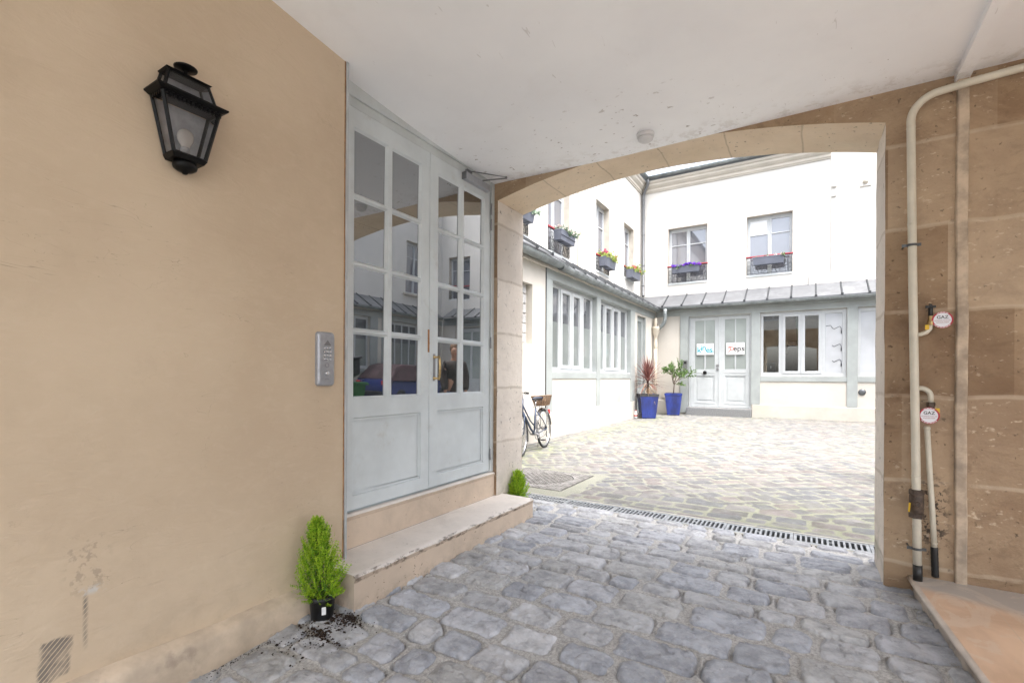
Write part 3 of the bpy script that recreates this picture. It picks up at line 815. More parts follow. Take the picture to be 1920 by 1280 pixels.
# squared plaster strip down the wall, right of the pipes
g = MB(); prev = None
for k in range(41):
    z = .09+k*(2.86/40); w = math.sin(z*5)*.002+math.sin(z*17)*.0012
    ring_ = [(.700+w, 3.602, z), (.703+w, 3.584, z), (.710+w, 3.579, z), (.746+w, 3.579, z), (.753+w, 3.584, z), (.756+w, 3.602, z)]
    if prev:
        for q in range(5): g.add([prev[q], prev[q+1], ring_[q+1], ring_[q]], [(0, 1, 2, 3)], 0, q in (1, 3))
    prev = ring_
build(g, 'plaster_strip', 'strip', t)

# upper floors over the passage: closes the courtyard on this side
PF = lambda u, d, z: (u, 4.05-d, z)
t = thing('passage_building', 'pale building over the passage, closing the near side of the courtyard', 'building', (0, 2, 3))
g = MB(); g.plate(PF, -4.45, -2.75, -.1, 6.4, [], 0, .3)
g.plate(PF, -2.75, 4.2, 3.8, 6.4, [(-2.2, -1.0, 4.3, 5.9), (.6, 1.8, 4.3, 5.9)], 0, .3)
g.plate(PF, 4.2, 9.6, -.1, 6.4, [], 0, .3)
g.box(-2.62, 3.3, -2.6, 3.74, 3.62, 3.8)  # unseen slab above the ceiling, added to block light
g.box(3.3, 3.6, -2.6, -1.55, -.13, 3.62)
build(g, 'wall', 'facade_up', t)
for a in (-2.2, .6):
    g = MB(); g.plate(PF, a, a+1.2, 4.3, 5.9, [(a+.08, a+.56, 4.4, 5.8), (a+.64, a+1.12, 4.4, 5.8)], .12, .18)
    w = build(g, 'window', 'sash', t)
    g = MB(); g.pbox(PF, a+.04, a+1.16, 4.35, 5.85, .145, .155); build(g, 'glazing', 'gl_up', w)
g = MB(); g.plate(lambda u, d, z: (3.3+d, u, z), -1.6, 3.59, -.13, 3.7, [(-1.5, 2.9, .1, 2.55)], 0, .3)  # unseen wall; the wide opening is added to let daylight into the passage
o = build(g, 'side_wall', 'plaster', loc=(3.3, 1, 0)); tag(o, 'unseen plastered side wall beyond the marble step, its wide opening added to admit daylight', 'wall')

# ------------------------------------------------------------------ steps
def slab(name, x0, x1, y0, y1, z0, z1, parent, mats, nose=.012, seed=1, chip=.006):
    """stone step: worn top and nosing along x1, straight riser; x1 is the front edge"""
    r = random.Random(seed); g = MB(); n = int((y1-y0)/.018)
    rows = []
    for k in range(n+1):
        y = y0+(y1-y0)*k/n
        c = chip*max(0, math.sin(y*9+seed)*math.sin(y*23)+r.random()*.8-.35)
        if r.random() < .05: c += chip*1.2
        rows.append([(x0, y, z1), (x1-.05, y, z1-.002), (x1-.012-c, y, z1-.004-c*.3), (x1+.001-c*.6, y, z1-.014-c), (x1-.006-c*.4, y, z1-.034), (x1-.010, y, z1-.040), (x1-.010, y, z0)])
    for k in range(n):
        for q in range(6):
            g.add([rows[k][q], rows[k][q+1], rows[k+1][q+1], rows[k+1][q]], [(0, 1, 2, 3)], 0 if q < 3 else 1, q < 3)
    for rr in (rows[0], rows[-1]): g.add([*rr, (x0, rr[0][1], z0)], [tuple(range(8))], 1)
    return build(g, name, mats, parent)
t = thing('door_step', 'long pale worn stone step with chipped front edge in front of the grey double door', 'step', (-2.2, 2.7, -.1))
slab('tread', -2.40, -2.05, 1.745, 3.70, -.12, .183, t, ['step_top', 'step_side'], seed=3)
t = thing('door_threshold', 'pitted stone threshold directly under the grey double door', 'threshold', (-2.45, 2.7, .18))
slab('threshold_stone', -2.62, -2.392, 1.885, 3.598, .184, .398, t, ['step_top', 'step_side'], seed=8, chip=.002)

# ------------------------------------------------------------------ double door (x = -2.42)
PD = lambda u, d, z: (-2.42-d, u, z)
t = thing('glazed_double_door', 'tall grey glazed double door with eight panes in each leaf above a plain panel', 'door', (-2.42, 2.74, .4))
g = MB()
g.plate(PD, 1.87, 3.60, .400, 3.22, [(1.962, 3.535, .401, 2.930)], .006, .09)
g.pbox(PD, 1.87, 3.599, 2.985, 3.22, -.012, .004)
g.pbox(PD, 3.552, 3.599, .400, 2.985, -.006, .004)
build(g, 'door_frame', 'frame_grey', t, bevel=.002)
def leaf(y0, y1, glx, label):
    (a0, a1), (b0, b1) = glx
    zs = [(1.108+.4245*k+(.009 if k else 0), 1.108+.4245*(k+1)-(.009 if k < 3 else 0)) for k in range(4)]
    holes = [(a, b, z0, z1) for (a, b) in glx for (z0, z1) in zs]
    g = MB(); g.plate(PD, y0, y1, .412, 2.926, holes+[(a0, b1, .50, .985)], 0, .05)
    lf = build(g, 'door_leaf', 'door', t, bevel=.003, label=label)
    # glazing beads: sloped bars round every pane
    g = MB()
    for (a, b, z0, z1) in holes:
        w = .013
        for (p, q) in (((a, z0), (b, z0)), ((b, z0), (b, z1)), ((b, z1), (a, z1)), ((a, z1), (a, z0))):
            cx_, cz_ = (a+b)/2, (z0+z1)/2
            def inn(pt): return (pt[0]+(w if pt[0] < cx_ else -w), pt[1]+(w if pt[1] < cz_ else -w))
            p2, q2 = inn(p), inn(q)
            g.add([PD(p[0], .002, p[1]), PD(q[0], .002, q[1]), PD(q2[0], .022, q2[1]), PD(p2[0], .022, p2[1])], [(0, 1, 2, 3)])
    build(g, 'glazing_beads', 'door', lf, recalc=False)
    g = MB()
    for (a, b, z0, z1) in holes: 
        tl = math.tan(R(.50+.08*math.sin(a*31+z0*17)))*(z1-z0)/2; tw = math.tan(R(.06*math.sin(a*13+z0*29)))*(b-a)/2
        g.add([PD(a, .021+tl-tw, z0), PD(b, .021+tl+tw, z0), PD(b, .021-tl+tw, z1), PD(a, .021-tl-tw, z1)], [(0, 1, 2, 3)])
    build(g, 'panes', 'gl_door', lf, recalc=False)
    g = MB(); g.pbox(PD, a0+.001, b1-.001, .501, .984, .016, .04)
    for (u0, u1, z0, z1) in ((a0, b1, .500, .518), (a0, b1, .967, .985), (a0, a0+.018, .518, .967), (b1-.018, b1, .518, .967)):
        g.pbox(PD, u0, u1, z0, z1, .006, .016)
    build(g, 'lower_panel', 'door', lf, bevel=.004)
    return lf
L1 = leaf(1.966, 2.738, ((2.035, 2.318), (2.358, 2.648)), 'left leaf, with a split of bare wood on its closing edge')
L2 = leaf(2.742, 3.531, ((2.838, 3.118), (3.158, 3.445)), 'right leaf, carrying the brass pull handle and the closer')
g = MB(); g.pbox(PD, 2.722, 2.7395, 1.43, 1.60, -.0025, .004); g.pbox(PD, 2.728, 2.738, 1.49, 1.505, -.006, .0)
build(g, 'wood_chip', 'door_dark', L1)
g = MB()
for z in (1.235, 1.395):
    g.lathe([(.013, 0), (.013, .006), (.008, .010), (.007, .045)], (-2.42, 2.795, z), 14, axis='x')
g.tube([(-2.375, 2.795, 1.225), (-2.365, 2.795, 1.25), (-2.362, 2.795, 1.315), (-2.365, 2.795, 1.38), (-2.375, 2.795, 1.405)], [.008, .009, .010, .009, .008], 12)
build(g, 'pull_handle', 'brass', L2)
g = MB(); g.box(-2.42, -2.418, 2.782, 2.808, 1.215, 1.42)
build(g, 'handle_plate', 'steel', L2)
for z in (2.60, 2.74, 1.55, .56):
    g = MB(); g.tube([(-2.408, 3.5415, z-.05), (-2.408, 3.5415, z+.05)], .007, 10); build(g, 'hinge', 'steel', L2)
g = MB(); g.tube([(-2.408, 3.5415, 2.78), (-2.408, 3.5415, 2.90)], .0045, 8); build(g, 'bolt_rod', 'frame_grey', L2)
o = thing('door_closer', 'pale grey door closer with a folded arm at the top of the right door leaf', 'door closer', (-2.39, 3.28, 2.87))
g = MB(); g.box(-2.419, -2.372, 3.13, 3.47, 2.862, 2.922); build(g, 'closer_body', 'alu', o, bevel=.004)
g = MB(); g.box(-2.4185, -2.3725, 3.122, 3.1295, 2.863, 2.921); build(g, 'end_cap', 'alu_dark', o, bevel=.002)
g = MB()
g.tube([(-2.39, 3.38, 2.925), (-2.39, 3.38, 2.935)], .009, 10)
g.hexa([(-2.39, 3.374, 2.932), (-2.21, 3.462, 2.945), (-2.208, 3.478, 2.945), (-2.39, 3.39, 2.932)], [(-2.39, 3.374, 2.938), (-2.21, 3.462, 2.951), (-2.208, 3.478, 2.951), (-2.39, 3.39, 2.938)])
g.hexa([(-2.405, 3.20, 2.953), (-2.21, 3.462, 2.953), (-2.20, 3.478, 2.953), (-2.405, 3.216, 2.953)], [(-2.405, 3.20, 2.959), (-2.21, 3.462, 2.959), (-2.20, 3.478, 2.959), (-2.405, 3.216, 2.959)])
g.tube([(-2.209, 3.47, 2.944), (-2.209, 3.47, 2.963)], .008, 10)
g.box(-2.418, -2.398, 3.17, 3.24, 2.945, 2.962)
build(g, 'folding_arm', 'alu_dark', o)

# ------------------------------------------------------------------ wall lantern
t = thing('wall_lantern', 'black half lantern with clear panes and an unlit opal bulb on the beige wall', 'lantern', (-2.3, 1.0, 2.1))
W = -2.3
yc = 1.004
def ring(z, hw, dp): return [(W+.004, yc-hw, z), (W+dp, yc-hw, z), (W+dp, yc+hw, z), (W+.004, yc+hw, z)]
def bar(a, b, r): return g.tube([a, b], r, 4, smooth=False)
g = MB()
g.hexa(ring(2.392, .118, .112), ring(2.402, .136, .130)); g.hexa(ring(2.402, .136, .130), ring(2.408, .136, .130))
g.hexa(ring(2.372, .112, .107), ring(2.392, .114, .109)) if False else None
# cornice skirt with small dentils
for k in range(13):
    y = yc-.098+k*.0163; g.box(W+.107, W+.113, y-.004, y+.004, 2.374, 2.390)
for k in range(6):
    x = W+.02+k*.016; g.box(x-.004, x+.004, yc-.116, yc-.110, 2.374, 2.390); g.box(x-.004, x+.004, yc+.110, yc+.116, 2.374, 2.390)
build(g, 'cornice', 'black', t)
g = MB()
lo = dict(z=2.168, hw=.060, dp=.085); hi = dict(z=2.388, hw=.108, dp=.104)
for s_ in (-1, 1):
    bar((W+lo['dp'], yc+s_*lo['hw'], lo['z']), (W+hi['dp'], yc+s_*hi['hw'], hi['z']), .0085)
    bar((W+.008, yc+s_*lo['hw'], lo['z']), (W+.008, yc+s_*hi['hw'], hi['z']), .0075)
for q in (lo, hi):
    bar((W+q['dp'], yc-q['hw'], q['z']), (W+q['dp'], yc+q['hw'], q['z']), .0085)
    for s_ in (-1, 1): bar((W+.006, yc+s_*q['hw'], q['z']), (W+q['dp'], yc+s_*q['hw'], q['z']), .0085)
up0 = dict(z=2.408, hw=.100, dp=.095); up1 = dict(z=2.500, hw=.076, dp=.074)
for s_ in (-1, 1):
    bar((W+up0['dp'], yc+s_*up0['hw'], up0['z']), (W+up1['dp'], yc+s_*up1['hw'], up1['z']), .0075)
    bar((W+.008, yc+s_*up0['hw'], up0['z']), (W+.008, yc+s_*up1['hw'], up1['z']), .0065)
build(g, 'lantern_frame', 'black', t)
g = MB(); g.hexa(ring(2.498, .080, .078), ring(2.505, .088, .086)); g.hexa(ring(2.505, .088, .086), ring(2.512, .060, .060))
g.lathe([(.006, 2.508), (.007, 2.535), (.016, 2.540), (.042, 2.545), (.044, 2.550), (.034, 2.556), (.001, 2.558)], (W+.045, yc, 0), 20)
build(g, 'top_cap', 'black', t)
g = MB()
def pane(a, b, inset=.001):
    for s_ in (-1, 1):
        g.add([(W+.008, yc+s_*a['hw'], a['z']), (W+a['dp'], yc+s_*a['hw'], a['z']), (W+b['dp'], yc+s_*b['hw'], b['z']), (W+.008, yc+s_*b['hw'], b['z'])], [(0, 1, 2, 3)])
    g.add([(W+a['dp'], yc-a['hw'], a['z']), (W+a['dp'], yc+a['hw'], a['z']), (W+b['dp'], yc+b['hw'], b['z']), (W+b['dp'], yc-b['hw'], b['z'])], [(0, 1, 2, 3)])
pane(lo, hi); pane(up0, up1)
build(g, 'panes', 'gl_lamp', t)
g = MB(); g.add([(W+.006, yc-.058, 2.17), (W+.006, yc+.058, 2.17), (W+.006, yc+.106, 2.388), (W+.006, yc-.106, 2.388)], [(0, 1, 2, 3)])
g.add([(W+.006, yc-.098, 2.41), (W+.006, yc+.098, 2.41), (W+.006, yc+.074, 2.498), (W+.006, yc-.074, 2.498)], [(0, 1, 2, 3)])
build(g, 'reflector_plate', 'lampback', t)
g = MB(); g.hexa(ring(2.150, .058, .083), ring(2.166, .067, .092))
g.lathe([(.001, 2.100), (.009, 2.102), (.012, 2.108), (.030, 2.114), (.043, 2.124), (.046, 2.134), (.042, 2.150)], (W+.043, yc, 0), 20)
build(g, 'base_cup', 'black', t)
g = MB(); g.lathe([(.018, 2.166), (.018, 2.205), (.016, 2.212)], (W+.046, yc, 0), 16); build(g, 'lamp_holder', 'lampback', t)
g = MB(); g.lathe([(.014, 2.208), (.018, 2.222), (.027, 2.238), (.031, 2.256), (.028, 2.274), (.018, 2.286), (.001, 2.291)], (W+.046, yc, 0), 20); build(g, 'bulb', 'bulb', t)

# ------------------------------------------------------------------ door intercom
t = thing('entry_keypad', 'silver entry keypad with round buttons on the beige wall beside the door', 'intercom', (-2.3, 1.73, 1.19))
g = MB(); yc2, zc2 = 1.727, 1.343
def rr(hw, hh, r, n=6):
    pts = []
    for (sx, sz, a0) in ((1, 1, 0), (-1, 1, 90), (-1, -1, 180), (1, -1, 270)):
        for k in range(n+1):
            a = R(a0+90*k/n); pts.append((yc2+sx*(hw-r)+r*math.cos(a), zc2+sz*(hh-r)+r*math.sin(a)))
    return pts
n_ = len(rr(1, 1, .1))
secs = [(W+.0005, rr(.055, .150, .018)), (W+.016, rr(.055, .150, .018)), (W+.026, rr(.050, .144, .016)), (W+.030, rr(.043, .134, .010))]
for (xa, A), (xb, B) in zip(secs, secs[1:]):
    for k in range(n_):
        k2 = (k+1) % n_; g.add([(xa, *A[k]), (xa, *A[k2]), (xb, *B[k2]), (xb, *B[k])], [(0, 1, 2, 3)], 0, True)
g.add([(secs[-1][0], *p) for p in secs[-1][1]], [tuple(range(n_))])
build(g, 'housing', 'alu', t)
g = MB(); g.box(W+.030, W+.0308, yc2-.036, yc2+.038, zc2-.12, zc2+.118); build(g, 'faceplate', 'alu', t)
g = MB()
for r_ in range(4):
    for c_ in range(3):
        g.lathe([(.0065, .0308), (.0065, .0335), (.0045, .0355), (.0005, .036)], (W, yc2-.018+.0185*c_, zc2+.060-.0205*r_), 12, axis='x')
build(g, 'keypad_buttons', 'chrome', t)
g = MB(); g.add([(W+.0312, yc2-.022, zc2+.075), (W+.0312, yc2+.026, zc2+.075), (W+.0312, yc2+.003, zc2+.105)], [(0, 1, 2)])
build(g, 'triangle_badge', 'alu_dark', t)
g = MB(); g.torus((W+.031, yc2, zc2-.035), .011, .0012, 20, 6, axis='x'); build(g, 'ring_button', 'alu_dark', t)
g = MB(); g.lathe([(.013, .0308), (.013, .034), (.011, .037), (.0005, .038)], (W, yc2, zc2-.08), 18, axis='x'); build(g, 'call_button', 'chrome', t)
g = MB(); g.box(W+.0309, W+.0312, yc2-.015, yc2+.015, zc2-.1135, zc2-.1115); build(g, 'maker_line', 'alu_dark', t)

# ------------------------------------------------------------------ smoke detector
t = thing('smoke_detector', 'round white smoke detector on the ceiling near the arch crown', 'smoke detector', (-.98, 3.36, 2.957))
g = MB(); cz = ceil_z(-.98, 3.36)
g.lathe([(.060, cz+.004), (.060, cz-.020), (.055, cz-.025)], (-.98, 3.36, 0), 32); build(g, 'base', 'detect', t)
g = MB(); g.lathe([(.050, cz-.024), (.050, cz-.042), (.040, cz-.050), (.022, cz-.052), (.020, cz-.058), (.001, cz-.059)], (-.98, 3.36, 0), 32); build(g, 'cover', 'detect', t)

# ------------------------------------------------------------------ marble step on the right
t = thing('marble_step', 'low tan marble step with pale rounded edge at the bottom right', 'step', (1, 3, -.1))
g = MB(); poly = [(.497, 3.598), (3.28, 3.598), (3.28, .3), (.93, .3), (.80, .9), (.66, 1.7), (.575, 2.45), (.52, 3.2)]
fz = lambda p, a: (p[0], p[1], a)
g.prism([(x+.018, y) if x < 1 else (x, y) for x, y in poly], fz, .079, .112); build(g, 'marble_slab', 'marble', t)
g = MB()
edge = [(.497, 3.597), (.503, 3.45), (.52, 3.2), (.547, 2.8), (.575, 2.45), (.613, 2.1), (.66, 1.7), (.73, 1.3), (.80, .9), (.93, .3)]
g.tube([(x+.016, y, .0945) for x, y in edge], .0175, 10); build(g, 'rounded_edge', 'nosing', t)
g = MB()
for (xa, ya), (xb, yb_) in zip(edge, edge[1:]):
    g.add([(xa+.024, ya, .079), (xb+.024, yb_, .079), (xb+.030, yb_, -.12), (xa+.030, ya, -.12)], [(0, 1, 2, 3)], 0, True)
build(g, 'riser', 'marble_riser', t, recalc=False)

# ------------------------------------------------------------------ gas pipes
def arc(c, r, a0, a1, n, pl):
    out = []
    for k in range(n+1):
        a = R(a0+(a1-a0)*k/n); out.append(pl(c, r*math.cos(a), r*math.sin(a)))
    return out
t = thing('large_gas_pipe', 'thick cream gas pipe rising beside the arch and bending right under the ceiling', 'gas pipe', (.53, 3.52, .11))
bend = arc((.628, 2.715), .135, 180, 100, 12, lambda c, a, b: (c[0]+a, 3.52, c[1]+b))
path = [(.532, 3.52, .19), (.527, 3.52, .5), (.519, 3.52, 1.0), (.505, 3.52, 1.8), (.497, 3.52, 2.4), (.494, 3.52, 2.68)] + bend + [(.75, 3.52, 2.862), (1.2, 3.52, 2.885), (3.2, 3.52, 2.92)]
g = MB(); g.tube(path, .0205, 18)
for z, x in ((2.68, .494), (2.13, .500), (.70, .5235), (.425, .5283)): g.tube([(x, 3.52, z-.004), (x, 3.52, z+.004)], .0217, 18)
build(g, 'pipe', 'pipe', t)
g = MB(); g.tube([(.5335, 3.52, .10), (.5325, 3.52, .20)], .0222, 16); build(g, 'black_wrap', 'tape', t)
v = thing('gas_valve', 'brown bronze valve with a small yellow lever on the thick gas pipe', 'valve', (.526, 3.52, .47))
g = MB()
for z in (.478, .61): g.lathe([(.036, z-.014), (.036, z+.014)], (.5265, 3.52, 0), 6, smooth=False)
g.lathe([(.030, .488), (.033, .50), (.034, .545), (.033, .59), (.030, .60)], (.5265, 3.52, 0), 20)
g.lathe([(.016, 0), (.016, -.036), (.010, -.042)], (.5265, 3.52, .545), 14, axis='y')
build(g, 'valve_body', 'valve', v, bevel=.0015)
g = MB(); g.hexa([(.485, 3.49, .50), (.492, 3.484, .50), (.492, 3.50, .50), (.486, 3.50, .50)], [(.489, 3.49, .55), (.496, 3.484, .55), (.496, 3.50, .55), (.490, 3.50, .55)])
build(g, 'lever', 'yellow', v)
for z, x in ((2.01, .501), (.29, .5305)):
    c_ = thing('pipe_clamp', 'upper steel clamp holding the thick gas pipe at window height' if z > 1 else 'lower steel clamp on the thick gas pipe near the marble step', 'clamp', (x, 3.52, z), group='clamps on the gas pipe')
    g = MB(); g.torus((x, 3.52, z), .0225, .004, 24, 6, axis='z', sq=1.8); build(g, 'band', 'clamp', c_)
    g = MB(); g.box(x-.046, x-.023, 3.516, 3.522, z-.008, z+.008); g.tube([(x-.034, 3.508, z), (x-.034, 3.598, z)], .004, 8); build(g, 'lug', 'clamp', c_)
    g = MB(); g.box(x+.023, x+.040, 3.516, 3.522, z-.008, z+.008); build(g, 'lug', 'clamp', c_)
t = thing('small_gas_pipe', 'thin cream gas pipe beside the thick one, wrapped in black tape at its foot', 'gas pipe', (.61, 3.54, .15))
g = MB()
g.tube([(.535, 3.568, 1.196)]+arc((.548, 1.150), .046, 90, 0, 8, lambda c, a, b: (c[0]+a, 3.568, c[1]+b))+[(.594, 3.568, 1.118)], .0135, 14)
g.tube([(.578, 3.568, .98), (.590, 3.568, .74), (.603, 3.568, .5), (.613, 3.568, .29)], .0135, 14)
g.tube([(.578, 3.568, .975), (.5785, 3.568, .963)], .0155, 14); g.tube([(.612, 3.568, .325), (.613, 3.568, .318)], .0145, 14)
build(g, 'pipe', 'pipe', t)
g = MB(); g.tube([(.612+.0004*k, 3.568, .30-.012*k) for k in range(15)], [.0165+.0012*(k % 2) for k in range(15)], 14); build(g, 'black_tape', 'tape', t)
g = MB()
g.lathe([(.020, 1.095), (.020, 1.118)], (.594, 3.568, 0), 6, smooth=False); g.lathe([(.014, 1.06), (.017, 1.07), (.017, 1.095)], (.594, 3.568, 0), 14)
g.box(.566, .605, 3.556, 3.582, 1.062, 1.080); g.box(.598, .620, 3.556, 3.58, 1.02, 1.06)
build(g, 'valve_fitting', 'valve', t, bevel=.001)
g = MB(); g.box(.611, .630, 3.552, 3.566, 1.058, 1.085); build(g, 'yellow_tag', 'yellow', t)
t = thing('branch_gas_valve', 'small branch off the thick gas pipe with black tap, above the upper round sign', 'valve', (.57, 3.54, 1.5))
g = MB(); g.tube([(.52, 3.545, 1.50), (.545, 3.545, 1.503), (.57, 3.545, 1.513), (.585, 3.548, 1.533), (.588, 3.548, 1.555)], .0115, 12); build(g, 'branch_pipe', 'pipe', t)
g = MB(); g.lathe([(.016, 1.553), (.016, 1.575), (.012, 1.58), (.012, 1.60)], (.588, 3.548, 0), 8, smooth=False); g.box(.580, .606, 3.54, 3.556, 1.585, 1.605); build(g, 'brass_body', 'brass', t, bevel=.001)
g = MB(); g.lathe([(.011, 1.607), (.011, 1.65), (.009, 1.655)], (.588, 3.548, 0), 12); g.box(.565, .611, 3.543, 3.553, 1.650, 1.664); g.box(.583, .594, 3.541, 3.555, 1.664, 1.672); build(g, 'black_tap', 'tape', t, bevel=.001)
g = MB(); g.box(.563, .580, 3.534, 3.545, 1.528, 1.555); build(g, 'yellow_tag', 'yellow', t)
def gaz_sign(x, y, z, label):
    t = thing('gas_warning_sign', label, 'sign', (x, y, z), group='round red and white gas signs')
    g = MB(); g.lathe([(.046, 0), (.046, .0025)], (x, y, z), 40, axis='y'); build(g, 'red_rim', 'signred', t)
    g = MB(); g.lathe([(.0385, -.0004), (.0385, .002)], (x, y, z), 40, axis='y'); build(g, 'white_face', 'signwhite', t)
    B = Matrix.Rotation(R(90), 4, 'X')
    T = lambda dz: Matrix.Translation((x, y-.0008, z+dz)) @ B
    text_mesh('GAZ', .0245, 'ink', 'sign_text', t, T(.0145), .0002, bold=.0004)
    text_mesh('INTERDICTION DE', .0082, 'inkred', 'sign_text', t, T(-.004), .0002)
    text_mesh('MANOEUVRER', .0082, 'inkred', 'sign_text', t, T(-.0145), .0002)
    for lo_, hi_ in ((50, 130), (215, 325)):
        g = MB(); prevp = None
        for k in range(60):
            a = 2*math.pi*k/60
            if not (R(lo_) < a < R(hi_)): continue
            c_ = Vector((x+.0424*math.cos(a), y-.0006, z+.0424*math.sin(a))); rv = Vector((math.cos(a), 0, math.sin(a)))*(.0016 if k % 3 else .0004)
            if prevp: g.add([prevp[0], prevp[1], c_+rv, c_-rv], [(0, 1, 2, 3)])
            prevp = (c_-rv, c_+rv)
        build(g, 'rim_lettering', 'signwhite', t)
    g = MB(); g.lathe([(.004, .0025), (.003, .05)], (x, y, z), 8, axis='y'); build(g, 'fixing_post', 'clamp', t)
gaz_sign(.6365, 3.535, 1.579, 'upper round GAZ sign, fully visible, beside the black tap')
gaz_sign(.5830, 3.543, 1.043, 'lower round GAZ sign, partly hidden behind the thick pipe')

# ------------------------------------------------------------------ courtyard buildings
def frame_window(P, u0, u1, z0, z1, lights, d0, depth, parent, fmat='sash', glass='gl_win', film=None, name='window', beads=True, label=None):
    g = MB(); g.plate(P, u0, u1, z0, z1, lights, d0, d0+depth)
    w = build(g, name, fmat, parent, bevel=.004, label=label)
    g = MB()
    for (a, b, c, d) in lights: g.pbox(P, a-.004, b+.004, c-.004, d+.004, d0+depth*.55, d0+depth*.55+.006)
    build(g, 'glazing', glass, w)
    if film:
        g = MB()
        for (a, b, c, d) in lights:
            if c < film: g.pbox(P, a, b, c, min(d, film), d0+depth*.55-.003, d0+depth*.55-.001)
        build(g, 'frosted_film', 'gl_film', w)
    return w
def upper_window(P, u0, u1, z0, z1, parent, glass='gl_up', rail=True, blind=None, recess=.17, railz=None, seed=0):
    """two tall casements with one transom each, reveal lining, sill, scroll railing with red handrail"""
    m = (u0+u1)/2; f = .095; zt = z1-.30*(z1-z0)
    ls = []
    for a, b in ((u0+f, m-f*.62), (m+f*.62, u1-f)):
        ls += [(a, b, z0+.10, zt-.018), (a, b, zt+.018, z1-.13)]
    g = MB(); g.plate(P, u0, u1, z0, z1, ls, recess, recess+.06)
    for s_ in (-1, 1): g.pbox(P, m-.012+s_*.03, m+.012+s_*.03, z0+.03, z1-.05, recess-.014, recess)
    w = build(g, 'window', 'sash', parent, bevel=.005)
    g = MB()
    for (a, b, c, d) in ls: g.pbox(P, a-.003, b+.003, c-.003, d+.003, recess+.03, recess+.036)
    build(g, 'glazing', glass, w)
    g = MB()
    th = .012
    g.pbox(P, u0, u1, z1-.012, z1-.001, .0, recess); g.pbox(P, u0, u0+.012, z0, z1-.012, .0, recess); g.pbox(P, u1-.012, u1, z0, z1-.012, .0, recess)
    build(g, 'reveal', 'reveal', w)
    g = MB(); g.pbox(P, u0+.012, u1-.012, z0, z0+.05, -.02, recess); build(g, 'sill', 'frame_grey', w)
    if blind:
        g = MB(); a, b, c, d = ls[1]; g.pbox(P, a, b, c, d, recess+.022, recess+.026); build(g, 'blind_or_glare_sheet', 'blind', w)
    if rail:
        rz = railz or z0+.64
        g = MB(); D = -.005
        def rod(a, b, r=.007): g.tube([P(a[0], D, a[1]), P(b[0], D, b[1])], r, 6)
        zb = z0+.10
        rod((u0+.02, zb), (u1-.02, zb), .008); rod((u0+.02, rz-.03), (u1-.02, rz-.03), .008)
        wsp = (u1-u0-.04)
        for k in (0, .09, .91, 1): rod((u0+.02+wsp*k, zb), (u0+.02+wsp*k, rz-.03))
        for k in (.045, .955):
            for zz in (.25, .5, .75): g.torus(P(u0+.02+wsp*k, D, zb+(rz-.03-zb)*zz), .028, .005, 12, 5, axis='x' if abs(P(0, 1, 0)[0]-P(0, 0, 0)[0]) > .5 else 'y')
        def scroll(cu, czz, r0, turns, a0, sgn):
            pts = []
            for k in range(22):
                q = k/21; a = R(a0)+sgn*q*turns*2*math.pi; r_ = r0*(1-.8*q)
                pts.append(P(cu+r_*math.cos(a), D, czz+r_*math.sin(a)))
            g.tube(pts, .006, 5)
        h_ = (rz-.03-zb)
        for k in range(4):
            cu = u0+.02+wsp*(.2+.2*k); s_ = 1 if k % 2 else -1
            scroll(cu, zb+h_*.28, h_*.26, 1.3, 90, s_); scroll(cu+.03*s_, zb+h_*.72, h_*.24, 1.3, -90, s_)
            rod((cu-.09*s_, zb), (cu+.09*s_, rz-.03), .005)
            scroll(cu+.10, zb+h_*.5, h_*.18, 1.1, 0, -s_)
        r_ = build(g, 'railing', 'iron', w)
        g = MB(); g.pbox(P, u0-.01, u1+.01, rz-.02, rz+.02, -.035, .02); build(g, 'handrail', 'redrail', w, bevel=.006)
    return w
def half_gutter(path_pts, r, parent, name='gutter', mat='zinc_gut'):
    """open half-round gutter along a straight run"""
    a, b = Vector(path_pts[0]), Vector(path_pts[1]); d = (b-a).normalized(); side = Vector((-d.y, d.x, 0))
    g = MB(); n = 12; L = (b-a).length; segs = max(1, int(L/2)); vs = []
    for i in range(segs+1):
        c = a+d*(L*i/segs)
        for k in range(n+1):
            an = math.pi+math.pi*k/n
            vs.append(c+side*r*math.cos(an)+Vector((0, 0, r*math.sin(an))))
        for k in range(n, -1, -1):
            an = math.pi+math.pi*k/n
            vs.append(c+side*(r-.006)*math.cos(an)+Vector((0, 0, (r-.006)*math.sin(an))))
    m_ = 2*(n+1)
    for i in range(segs):
        for k in range(m_):
            k2 = (k+1) % m_; g.add([vs[i*m_+k], vs[i*m_+k2], vs[(i+1)*m_+k2], vs[(i+1)*m_+k]], [(0, 1, 2, 3)], 0, True)
    for base in (0, segs*m_): 
        for k in range(n): g.add([vs[base+k], vs[base+k+1], vs[base+m_-2-k], vs[base+m_-1-k]], [(0, 1, 2, 3)])
    g.tube([a+side*r, b+side*r], .009, 8); g.tube([a-side*r, b-side*r], .007, 8)
    q = 1.9
    while q < L: 
        c = a+d*q; g.torus(c, r+.002, .006, 10, 6, axis='y' if abs(d.y) > .5 else 'x', a0=math.pi, a1=2*math.pi); q += 1.9
    return build(g, name, mat, parent)

